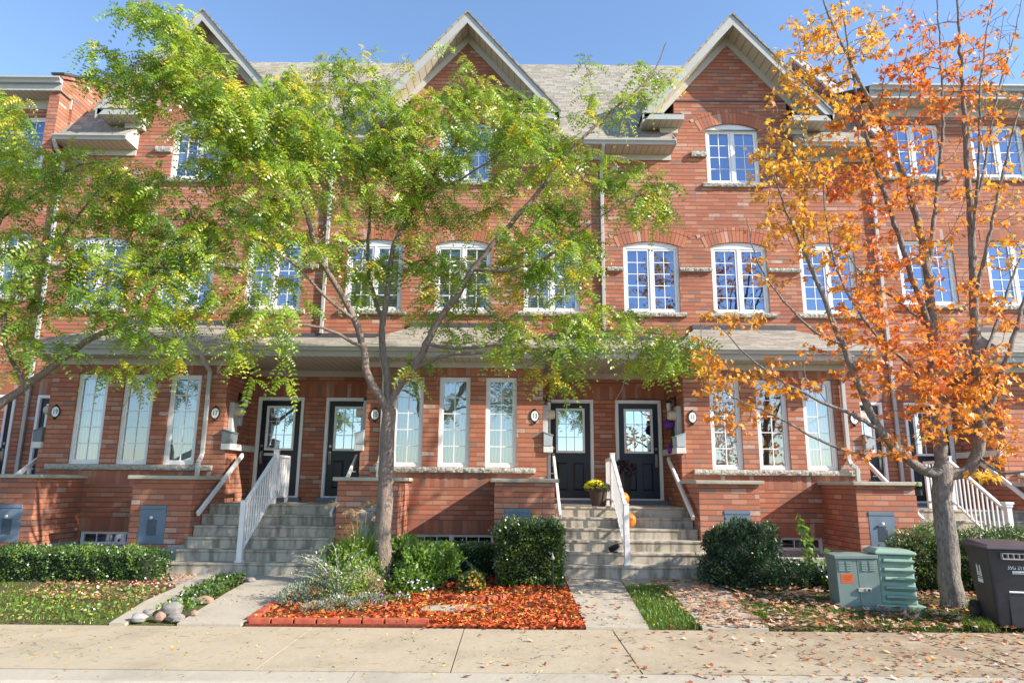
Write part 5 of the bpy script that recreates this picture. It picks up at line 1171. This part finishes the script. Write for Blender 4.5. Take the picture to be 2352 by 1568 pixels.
b = MB(); b.box(-.262, -.004, -.010, -.001, -.02, hh-.008); b.build('door', M['cab'], c, bevel=.003)
b = MB(); b.box(.004, .262, -.010, -.001, -.02, hh-.008); b.build('door', M['cab'], c, bevel=.003)
for sx in (-.17, .12):
    lv = MB()
    for q in (0, .095):
        for j in range(6): lv.prism([(sx-.06+q, -.0105, .49+j*.021), (sx+.01+q, -.0105, .49+j*.021), (sx+.01+q, -.022, .494+j*.021), (sx-.06+q, -.022, .494+j*.021)], (0, .004, .010))
    lv.build('louvre', M['cab'], c)
st_ = MB().box(-.215, -.06, -.0125, -.0105, .335, .455).build('warning_sticker', M['orange'], c)
tx = MB()
for i, w_ in enumerate((.10, .11, .08, .10)): tx.box(-.1375-w_/2, -.1375+w_/2, -.0135, -.0126, .425-i*.021, .430-i*.021)
tx.build('lettering', plain('dark_orange_print', (.30, .05, .02), .5), st_)
MB().box(-.02, .145, -.035, -.0105, .225, .275).build('latch', M['silver'], c, bevel=.004)
lk = MB(); lk.lathe([(.016, -.043), (.018, -.036)], (.115, 0, .25), 14, 'y'); lk.box(.055, .068, -.040, -.0355, .235, .268); lk.build('lock', M['dark'], c)
c.location = (4.615, 9.47, .045); c.rotation_euler = (0, R(-1.5), R(-7))
c = thing('utility_pedestal', 'pale green ribbed plastic pedestal between the steel cabinet and the maple', 'utility pedestal', (0, 0, 0))
MB().prism([(-.31, -.05, -.06), (.31, -.05, -.06), (.31, .50, -.06), (-.31, .50, -.06)], (0, 0, .135)).build('base', M['ped'], c, bevel=.015)
b = MB(); w0, w1 = .245, .225
b.add([(-w0, 0, .07), (w0, 0, .07), (w0, .42, .07), (-w0, .42, .07), (-w1, .03, .70), (w1, .03, .70), (w1, .39, .70), (-w1, .39, .70)], [(0,3,2,1), (4,5,6,7), (0,1,5,4), (1,2,6,5), (2,3,7,6), (3,0,4,7)]); b.build('body', M['ped'], c, bevel=.03)
b = MB(); b.add([(-.265, -.015, .70), (.262, -.015, .70), (.262, .43, .70), (-.265, .43, .70), (-.265, -.01, .735), (.262, -.01, .735), (.262, .425, .735), (-.265, .425, .735), (-.20, .05, .775), (.20, .05, .765), (.20, .36, .765), (-.20, .36, .775)],
                [(0,3,2,1), (0,1,5,4), (1,2,6,5), (2,3,7,6), (3,0,4,7), (4,5,9,8), (5,6,10,9), (6,7,11,10), (7,4,8,11), (8,9,10,11)]); b.build('lid', M['ped'], c, bevel=.012)
for i in range(5):
    z = .155 + i*.113; y = .03*(z-.07)/.63
    b = MB(); b.add([(-.16, y-.006, z-.03), (.21, y-.006, z-.03), (.225, y-.055, z+.012), (-.175, y-.055, z+.012), (.21, y-.050, z+.030), (-.16, y-.050, z+.030), (-.15, y+.002, z+.045), (.20, y+.002, z+.045)], [(0,1,2,3), (3,2,4,5), (5,4,7,6), (0,3,5,6), (1,7,4,2)]); b.build('louvre', M['ped'], c)
    xx = -w0 + (w0-w1)*(z-.07)/.63
    b = MB(); b.add([(xx+.004, .34, z-.03), (xx+.004, .08, z-.03), (xx-.035, .07, z+.01), (xx-.035, .35, z+.01), (xx+.004, .08, z+.035), (xx+.004, .34, z+.035)], [(0,1,2,3), (3,2,4,5), (1,4,2), (0,3,5)]); b.build('louvre', M['ped'], c)
b = MB(); b.bar((-.225, .0, .08), (-.205, .024, .70), .03, .02); b.build('corner_rib', M['ped'], c)
c.location = (5.10, 9.43, .045); c.rotation_euler = (0, R(1.0), R(-6))

c = thing('wheeled_bin', 'dark grey wheeled bin with white number, cut off by the right picture edge', 'wheeled bin', (0, 0, 0))
def ringp(w_, d0, d1, z): return [(-w_, d0, z), (w_, d0, z), (w_, d1, z), (-w_, d1, z)]
b = MB(); lo, hi = ringp(.245, .06, .60, .02), ringp(.30, .0, .70, .90); b.add(lo + hi, [(0,3,2,1), (0,1,5,4), (1,2,6,5), (2,3,7,6), (3,0,4,7)])
body = b.build('body', M['binbody'], c, bevel=.03)
MB().box(-.315, .315, -.015, .715, .875, .905).build('rim', M['binbody'], body, bevel=.01)
b = MB(); a = [(-.325, -.05, .906), (.325, -.05, .906), (.325, .74, .906), (-.325, .74, .906)]; q = [(-.27, .05, .955), (.27, .05, .955), (.27, .68, .985), (-.27, .68, .985)]
b.add(a + [(x, y, z+.022) for x, y, z in a] + q, [(0,3,2,1), (0,1,5,4), (1,2,6,5), (2,3,7,6), (3,0,4,7), (4,5,9,8), (5,6,10,9), (6,7,11,10), (7,4,8,11), (8,9,10,11)]); b.build('lid', M['binlid'], c, bevel=.012)
b = MB(); b.box(-.17, .24, -.065, -.055, .80, .815); b.box(-.17, .24, -.065, -.055, .865, .872)
for i in range(8): b.box(-.17+i*.0574, -.163+i*.0574, -.064, -.004, .80, .872)
b.build('lifting_comb', M['silver'], c)
b = MB(); panel(b, rect(-.12, .245, .04, .60), [rect(-.115, .12, .40, .58)], .032, .045); b.box(-.115, .12, .076, .082, .40, .58); b.build('front_recess', M['binbody'], c)
MB().tube([(-.112, .036, .43), (.117, .036, .43)], .012, 10).build('lifting_bar', M['platewhite'], c)
text_mesh('number', '35G 211194', .062, M['platewhite'], c, (.02, .012, .705), (R(90-3.5), 0, 0), .001, sx=.82)
b = MB(); b.box(-.06, .10, .0135, .016, .635, .668); lb = b.build('barcode_label', M['platewhite'], c)
b = MB()
for i in range(16): b.box(-.05+i*.009, -.05+i*.009+rnd.uniform(.002, .005), .0118, .0134, .640, .655)
b.build('barcode', M['ink'], lb)
# white emblem on the bin's side: two curved towers over a bar
b = MB()
for y0, k in ((.27, 1), (.40, -1)): b.add([(0, y0, .56), (0, y0+.06*k*0+.055, .56), (0, y0+.055+(.012*k), .70), (0, y0+.03, .74), (0, y0+(.012*k), .70)], [(0,1,2,3,4)])
b.add([(0, .345, .56), (0, .38, .56), (0, .38, .63), (0, .345, .63)], [(0,1,2,3)]); b.add([(0, .26, .535), (0, .465, .535), (0, .465, .548), (0, .26, .548)], [(0,1,2,3)]); b.add([(0, .26, .46), (0, .465, .46), (0, .465, .52), (0, .26, .52)], [(0,1,2,3)])
b.v = [(0, .36+(y-.36)*.75, .60+(z-.60)*.78) for x, y, z in b.v]; b.v = [(-(.245 + .055*(z-.02)/.88) - .0025, y, z) for x, y, z in b.v]; b.build('emblem', M['platewhite'], c)
for sx in (-1, 1):
    wv_ = MB(); n_ = 28; wv_.lathe([(.05, -.032), (.115, -.030), (.125, -.02), (.125, .02), (.115, .030), (.05, .032)], (sx*.285, .63, .125), n_, 'x'); wh = wv_.build('wheel', M['rubber'], c)
    hb = MB(); hb.lathe([(.03, -.036), (.05, -.034), (.05, .034), (.03, .036)], (sx*.285, .63, .125), 16, 'x')
    for k in range(6): a_ = k*math.pi/3; hb.bar((sx*.285+sx*.034, .63+.04*math.cos(a_), .125+.04*math.sin(a_)), (sx*.285+sx*.034, .63+.11*math.cos(a_), .125+.11*math.sin(a_)), .014, .01)
    hb.build('hub', M['dark'], wh)
MB().tube([(-.30, .70, .87), (-.30, .76, .90), (.30, .76, .90), (.30, .70, .87)], .014, 8).build('handle', M['binbody'], c)
c.location = (5.935, 8.33, .01); c.rotation_euler = (0, 0, R(-14))

# ------------------------------------------------------------------ stones, edging, mulch
M['stone_gray'] = concrete_mat('gray_fieldstone', (.24, .22, .20), (.25, .22, .20), .5); M['stone_pink'] = concrete_mat('pink_fieldstone', (.34, .215, .155), (.36, .25, .2), .4); M['stone_white'] = concrete_mat('pale_fieldstone', (.36, .34, .315), (.35, .33, .3), .5)
def stone(x, y, sx, sy, sz, mat, label, seed, angular=.10):
    r_ = np.random.default_rng(seed); import bmesh
    bm = bmesh.new(); bmesh.ops.create_icosphere(bm, subdivisions=4, radius=1.0)
    ph = r_.uniform(0, 6, 6); pl = r_.normal(0, 1, (7, 3)); pl /= np.linalg.norm(pl, axis=1)[:, None]; cut = r_.uniform(.72, .95, 7)
    for v in bm.verts:
        p = np.array(v.co); 
        for q, k in zip(pl, cut):
            e = p.dot(q)
            if e > k: p = p - q * (e - k) * min(1.0, angular * 8)
        p = p * (1 + .05*math.sin(p[0]*4+ph[0])*math.sin(p[1]*4+ph[1]) + .03*math.sin(p[2]*9+ph[2]))
        v.co = (x + p[0]*sx*.82, y + p[1]*sy*.82, gz(y) + .015 + sz*.45 + p[2]*sz*.8)
    me = bpy.data.meshes.new('stone'); bm.to_mesh(me); bm.free(); me.transform(Matrix.Translation((-x, -y, -gz(y))))
    o = link('stone', me, mat, None, (x, y, gz(y)), 0, True); tag(o, label, 'stone', 'stones in the planting strip'); return o
G, P_, W_ = M['stone_gray'], M['stone_pink'], M['stone_white']
stone(-4.33, 8.47, .125, .09, .075, W_, 'whitish angular stone at the front left of the planting strip', 1, .2)
stone(-4.10, 8.50, .080, .07, .075, P_, 'pinkish egg shaped stone at the front, right of the whitish stone', 2, .03)
stone(-4.10, 8.80, .165, .12, .115, G, 'largest grey stone behind the front row of the strip', 3, .2)
stone(-3.90, 8.48, .125, .07, .075, G, 'grey pointed slab of stone at the front right of the strip', 4, .25)
stone(-3.80, 8.72, .060, .05, .055, P_, 'small peach stone right of the grey pointed slab', 5, .03)
stone(-4.36, 8.72, .075, .06, .06, G, 'dark grey stone wedged behind the whitish front stone', 6, .1)
stone(-3.99, 9.42, .150, .09, .075, P_, 'long flat pink stone midway along the planting strip', 7, .05)
stone(-4.17, 9.48, .060, .05, .05, W_, 'small white stone touching the long pink stone', 8, .1)
stone(-4.33, 9.40, .085, .06, .055, W_, 'pale stone left of the long pink stone, by the path', 9, .1)
stone(-4.27, 10.20, .085, .06, .05, G, 'grey stone on the path side beyond the green plants', 10, .1)
stone(-4.12, 10.15, .060, .05, .045, W_, 'one white stone among the green strip plants', 11, .1)
stone(-3.92, 10.85, .10, .075, .065, G, 'round grey stone at the far end of the strip', 12, .05)
stone(-4.05, 10.92, .07, .06, .05, P_, 'brown stone beside the far round grey stone', 13, .05)
stone(2.80+.62, 9.75, .10, .07, .045, G, 'grey stone in the leaf litter below the yew', 14, .1)
stone(-4.98, 10.72, .20, .09, .03, G, 'flat grey slab at the edge of the first path', 15, .1)
stone(-2.0, 9.35, .16, .10, .045, P_, 'pale flat stone under the silvery sage', 16, .1)
M['edging'] = plain('red_edging_brick', (.40, .085, .045), .8, var=.2, scale=14)
def edge_brick(a, b, label, dz=0.0):
    a, b = Vector(a), Vector(b); d = (b - a).normalized(); o = MB(); z = gz(a.y) + .012 + dz
    o.bar((a.x, a.y, z+.02), (b.x, b.y, z+.02), .095, .065); ob = o.build('edging_brick', M['edging'], None, (a.x, a.y, z), bevel=.006); tag(ob, label, 'brick', 'red bricks edging the mulch bed')
for i in range(8): edge_brick((-3.02 + i*.262, 8.44 + .006*i, 0), (-3.02 + i*.262 + .240, 8.446 + .006*i, 0), 'one of the red bricks laid end to end along the front of the bed')
for i in range(3): edge_brick((-3.04 - .005*i, 8.52 + i*.30, 0), (-3.04 - .008*i, 8.52 + i*.30 + .24, 0), 'one of the red bricks along the bed side facing the path')
for i in range(5):
    a_ = -2.25 + i*.35; edge_brick((-.50 + .52*math.cos(a_), 10.15 + .42*math.sin(a_), 0), (-.50 + .52*math.cos(a_+.30), 10.15 + .42*math.sin(a_+.30), 0), 'one of the red bricks curving round the gold flowers')
tag(strip('flagstone', [(-1.15, 9.05), (-.25, 9.10), (-.18, 9.32), (-.60, 9.40), (-1.05, 9.30)], M['path'], .035, .06), 'flat grey stepping stone half covered by mulch', 'stepping stone')
bed = [(-3.05, 8.36), (.87, 8.36), (.875, 9.6), (.88, 11.4), (-.3, 11.6), (-3.0, 11.4), (-3.06, 9.5)]
M['mulchbase'] = plain('mulch_base', (.22, .05, .018), .95, var=.5, scale=25, bump=.02)
tag(strip('garden_bed', bed, M['mulchbase'], .014, .06), kind='structure')
M['mulch'] = leaf_mat('red_mulch_chip', [(0.0, (.22, .035, .012)), (0.4, (.50, .075, .016)), (0.75, (.62, .12, .022)), (1.0, (.58, .26, .08))], .0, .03, .6)
rg = np.random.default_rng(71); n = 9500; P = np.stack([rg.uniform(-3.03, .88, n) + rg.normal(0, .03, n), 8.33 + 3.0*rg.uniform(0, 1, n)**1.3 - np.abs(rg.normal(0, .02, n)), np.zeros(n)], 1)
keep = ~((P[:, 0] < -1.7) & (rg.uniform(0, 1, n) < .45)) & ~((P[:, 0] < -.92) & (P[:, 1] < 8.51)) & (P[:, 0] > -2.99); P = P[keep]; n = len(P); P[:, 2] = [gz(y) for y in P[:, 1]]; P[:, 2] += .022 + rg.uniform(0, .022, n) + .02*np.sin(P[:, 0]*5)*np.sin(P[:, 1]*6)
Nn = np.stack([rg.normal(0, 1, n), rg.normal(0, 1, n), rg.normal(0, .22, n)], 1); V, F, tt_ = leaf_quads(rg, P, Nn, rg.uniform(.03, .10, n), .16, np.clip(rg.normal(.5, .24, n), 0, 1), .1)
tag(npmesh('mulch_chips', V, F, M['mulch'], tint=tt_), kind='stuff')

# ------------------------------------------------------------------ lawn, ground cover, fallen leaves
def inside(P, poly):
    x, y = P[:, 0], P[:, 1]; r_ = np.zeros(len(P), bool); j = len(poly) - 1
    for i in range(len(poly)):
        (xi, yi), (xj, yj) = poly[i], poly[j]; r_ ^= ((yi > y) != (yj > y)) & (x < (xj - xi)*(y - yi)/(yj - yi + 1e-12) + xi); j = i
    return r_
def scatter(rg, poly, n):
    xs_ = [p[0] for p in poly]; ys_ = [p[1] for p in poly]; P = np.stack([rg.uniform(min(xs_), max(xs_), n*3), rg.uniform(min(ys_), max(ys_), n*3)], 1); P = P[inside(P, poly)][:n]
    return np.concatenate([P, np.array([[gz(y)] for y in P[:, 1]])], 1)
def lawn(name, poly, n, h, seed, patch=.5, tint=.45, w_=.0032):
    rg = np.random.default_rng(seed); P = scatter(rg, poly, n)
    f = np.sin(P[:, 0]*2.3+seed)*np.sin(P[:, 1]*3.1) + .7*np.sin(P[:, 0]*6.1+1)*np.sin(P[:, 1]*5.3+seed); P = P[f + rg.normal(0, .5, len(P)) > -patch]; n = len(P); P[:, :2] += rg.normal(0, .035, (n, 2)); P[:, 1] = np.maximum(P[:, 1], 8.345)
    f = np.sin(P[:, 0]*2.3+seed)*np.sin(P[:, 1]*3.1)
    V, F, tt_ = blades(rg, P, rg.uniform(*h, n), rg.uniform(.2, 1.0, n), np.full(n, w_), np.clip(tint - .14*f + rg.normal(0, .16, n), 0, 1), 3); return tag(npmesh(name, V, F, M['leaf_grass'], tint=tt_), kind='stuff')
lawn('grass', [(-9.8, 8.36), (-4.64, 8.36), (-4.82, 9.5), (-4.9, 10.1), (-6.2, 10.5), (-9.8, 11.0)], 11000, (.025, .075), 1, .15, .62)
lawn('grass', [(1.62, 8.38), (2.2, 8.38), (2.38, 10.9), (1.78, 10.9)], 5200, (.03, .10), 2, .35, .42, .004)
lawn('grass', [(3.0, 8.40), (7.5, 8.40), (7.5, 9.0), (5.2, 9.35), (4.2, 9.4), (3.0, 9.75)], 7500, (.03, .09), 3, .15, .40, .004)
lawn('grass_tuft', [(5.35, 8.42), (5.62, 8.42), (5.6, 8.62), (5.38, 8.6)], 420, (.08, .16), 4, 3, .36, .005)
lawn('grass_tuft', [(6.0, 9.05), (6.2, 9.05), (6.2, 9.5), (6.0, 9.5)], 260, (.10, .25), 5, 3, .36, .005)
rg = np.random.default_rng(81)
def cover(name, poly, n, size, mat, seed, hz, asp=.35):
    rg = np.random.default_rng(seed); P = scatter(rg, poly, n); n = len(P); P[:, 2] += .03 + rg.uniform(0, hz, n); V, F, tt_ = leaf_quads(rg, P, np.tile([0, -.3, .35], (n, 1)), rg.uniform(*size, n), asp, np.clip(rg.normal(.45, .2, n), 0, 1), .8); return tag(npmesh(name, V, F, mat, tint=tt_), kind='stuff')
cover('ground_cover', [(-4.40, 9.55), (-3.95, 9.55), (-4.02, 11.0), (-4.45, 11.0)], 2300, (.03, .06), M['leaf_euo'], 82, .09)
cover('ground_cover', [(-4.40, 8.9), (-3.92, 8.9), (-3.92, 9.6), (-4.40, 9.6)], 300, (.03, .05), M['leaf_fresh'], 83, .05)
cover('ground_cover', [(-6.3, 8.4), (-4.7, 8.4), (-4.85, 10.2), (-6.6, 10.4)], 550, (.03, .06), M['leaf_fresh'], 84, .04)
# fallen leaves: small yellow locust leaflets and twigs everywhere, big maple leaves to the right
M['litter_maple'] = leaf_mat('fallen_maple_leaf', [(0.0, (.24, .07, .035)), (0.35, (.42, .17, .08)), (0.6, (.55, .34, .22)), (0.85, (.62, .47, .36)), (1.0, (.62, .30, .05))], .1, .06, .5)
M['litter_locust'] = leaf_mat('fallen_leaflet', [(0.0, (.16, .10, .03)), (0.35, (.34, .20, .03)), (0.7, (.55, .40, .04)), (1.0, (.30, .34, .05))], .1, .03, .5)
def groundz(P): return np.where(P[:, 1] < 6.17, -.098, np.where(P[:, 1] < 8.335, .003, np.array([gz(y) for y in P[:, 1]]) + .032))
def flat_maple(n, sampler, seed, size=(.05, .10), name='fallen_leaves', lift=.012):
    rg = np.random.default_rng(seed); P2 = sampler(rg, n); P = np.concatenate([P2, np.zeros((len(P2), 1))], 1); P[:, 2] = groundz(P) + rg.uniform(.004, lift, len(P)); n = len(P)
    a = rg.uniform(0, 6.28, n); D = np.stack([np.cos(a), np.sin(a), rg.normal(0, .10, n)], 1); nr = np.stack([rg.normal(0, .28, n), rg.normal(0, .28, n), np.ones(n)], 1)
    S = np.cross(D, nr); S /= np.linalg.norm(S, axis=1)[:, None]; N_ = np.cross(S, D); s_ = rg.uniform(*size, n); x, y = MAPLE[:, 0], MAPLE[:, 1]; cu_ = rg.uniform(-.1, .55, n)
    o = P[:, None] + s_[:, None, None]*(S[:, None]*x[None, :, None] + D[:, None]*(y-.4)[None, :, None] + N_[:, None]*(cu_[:, None, None]*(np.abs(x)**1.2 + .6*np.abs(y-.4)**2)[None, :, None]))
    V = np.concatenate([P[:, None], o], 1); V[:, :, 2] = np.maximum(V[:, :, 2], groundz(P)[:, None] + .003); k = V.shape[1]; idx = np.array([(0, 1+i, 1+(i+1) % 20) for i in range(20)])
    return tag(npmesh(name, V.reshape(-1, 3), (np.arange(n)[:, None, None]*k + idx[None]).reshape(-1, 3), M['litter_maple'], tint=np.repeat(rg.uniform(0, 1, n), k)), kind='stuff')
def samp_walk(rg, n):
    x = 6.6 - 7.6*rg.uniform(0, 1, n*2)**1.5; y = rg.uniform(6.2, 8.45, n*2); p = np.clip((x - 0.2)/3.6, .05, 1); return np.stack([x, y], 1)[rg.uniform(0, 1, n*2) < p][:n]
def samp_yard(rg, n):
    x = rg.uniform(2.2, 7.4, n); y = 8.35 + 3.0*rg.uniform(0, 1, n)**1.2; return np.stack([x, y], 1)
flat_maple(820, samp_walk, 91, (.04, .085)); flat_maple(2600, samp_yard, 92, (.05, .10), 'fallen_leaves', .03)
flat_maple(160, lambda rg, n: np.stack([rg.uniform(.9, 3.3, n), rg.uniform(8.4, 12.6, n)**1.0, ], 1)[:n][lambda_ok] if False else np.stack([rg.uniform(.95, 3.2, n), rg.uniform(8.4, 11.35, n)], 1), 93, (.04, .08))
rg = np.random.default_rng(94); n = 5200
P = np.stack([rg.uniform(-8, 6.5, n), rg.uniform(6.15, 11.4, n), np.zeros(n)], 1); cl = np.sin(P[:, 0]*3.3)*np.sin(P[:, 1]*4.1+1) + np.sin(P[:, 0]*7.7+P[:, 1]*2); P = P[cl + rg.normal(0, .8, n) > .3]
P[:, 2] = groundz(P) + rg.uniform(.003, .008, len(P)); n = len(P); Nn = np.stack([rg.normal(0, 1, n), rg.normal(0, 1, n), rg.normal(0, .12, n)], 1)
V, F, tt_ = leaf_quads(rg, P, Nn, rg.uniform(.014, .04, n), .22, rg.uniform(0, 1, n), .05)
tag(npmesh('fallen_leaflets', V, F, M['litter_locust'], tint=tt_), kind='stuff')
n = 700; P = np.stack([rg.uniform(-7, 4.5, n), rg.uniform(6.3, 8.4, n), np.zeros(n)], 1); P[:, 2] = groundz(P) + .006; Nn = np.stack([rg.normal(0, 1, n), rg.normal(0, .6, n), rg.normal(0, .03, n)], 1)
V, F, tt_ = leaf_quads(rg, P, Nn, rg.uniform(.06, .17, n), .012, rg.uniform(0, .5, n), .02); tag(npmesh('fallen_stems', V, F, M['litter_locust'], tint=tt_), kind='stuff')
n = 1300; P = np.stack([rg.uniform(-3.0, .85, n), 8.40 + 1.9*rg.uniform(0, 1, n), np.zeros(n)], 1); P[:, 2] = groundz(P) + rg.uniform(.012, .05, n); Nn = np.stack([rg.normal(0, 1, n), rg.normal(0, 1, n), rg.normal(0, .2, n)], 1)
V, F, tt_ = leaf_quads(rg, P, Nn, rg.uniform(.02, .045, n), .25, rg.uniform(.3, 1, n), .05); tag(npmesh('fallen_leaflets', V, F, M['litter_locust'], tint=tt_), kind='stuff')
n = 900; P = scatter(rg, [(-9.5, 8.4), (-4.7, 8.4), (-4.85, 9.8), (-9.5, 10.6)], n); n = len(P); P[:, 2] += .035; Nn = np.stack([rg.normal(0, 1, n), rg.normal(0, 1, n), rg.normal(0, .3, n)], 1)
V, F, tt_ = leaf_quads(rg, P, Nn, rg.uniform(.02, .05, n), .25, rg.uniform(.2, 1, n), .1); tag(npmesh('fallen_leaflets', V, F, M['litter_locust'], tint=tt_), kind='stuff')
n = 1500; P = scatter(rg, [(-6.6, 9.6), (-4.85, 9.6), (-4.9, 11.4), (-5.6, 11.6), (-7.0, 11.1)], n); n = len(P); P[:, 2] += .03; Nn = np.stack([rg.normal(0, 1, n), rg.normal(0, 1, n), rg.normal(0, .2, n)], 1)
V, F, tt_ = leaf_quads(rg, P, Nn, rg.uniform(.03, .06, n), .25, rg.uniform(0, .7, n), .05); tag(npmesh('fallen_leaves', V, F, M['litter_maple'], tint=tt_), kind='stuff')

# ------------------------------------------------------------------ small fittings on the walls
root = thing('wall_vent', 'brown louvred wall vent low on the brick bay near the left edge', 'vent', (-8.42, BY, 1.0))
b = MB(); b.box(-8.54, -8.30, BY-.02, BY+.001, .93, 1.25)
for i in range(9): b.prism([(-8.53, BY-.021, .945+i*.033), (-8.31, BY-.021, .945+i*.033), (-8.31, BY-.04, .95+i*.033), (-8.53, BY-.04, .95+i*.033)], (0, .006, .016))
b.build('louvre', plain('brown_vent', (.10, .06, .045), .6), root)
root = thing('drain_pipe', 'thin pale pipe down the brick beside the brown vent', 'pipe', (-8.25, BY, .4)); MB().tube([(-8.26, BY-.04, 1.08), (-8.25, BY-.05, 1.0), (-8.36, BY-.06, .55), (-8.46, BY-.12, .46)], .02, 8).build('pipe', M['meter'], root)
root = thing('hose_tap', 'red hose tap handle on the brick beside the left pillar cap', 'hose tap', (-8.42, BY, 1.5)); MB().tube([(-8.50, BY-.06, 1.47), (-8.30, BY-.06, 1.50)], .028, 8).build('handle', plain('red_plastic', (.5, .03, .02), .4), root)
MB().tube([(-8.40, BY, 1.49), (-8.40, BY-.06, 1.49)], .014, 8).build('spout', M['brass'], root)
root = thing('bird_feeder', 'small green and black bird feeder hanging by the maple fork', 'bird feeder', (5.66, 9.45, 1.7))
q = at(2110, 1128, 9.42); b = MB(); b.lathe([(.02, -.06), (.045, -.05), (.045, .03), (.06, .035), (.015, .07)], tuple(q), 12); b.build('feeder', M['black'], root); MB().lathe([(.045, .072), (.02, .10), (.004, .13)], tuple(q), 10).build('top', M['leaf_fresh'] if False else plain('lime_plastic', (.25, .45, .05), .5), root)
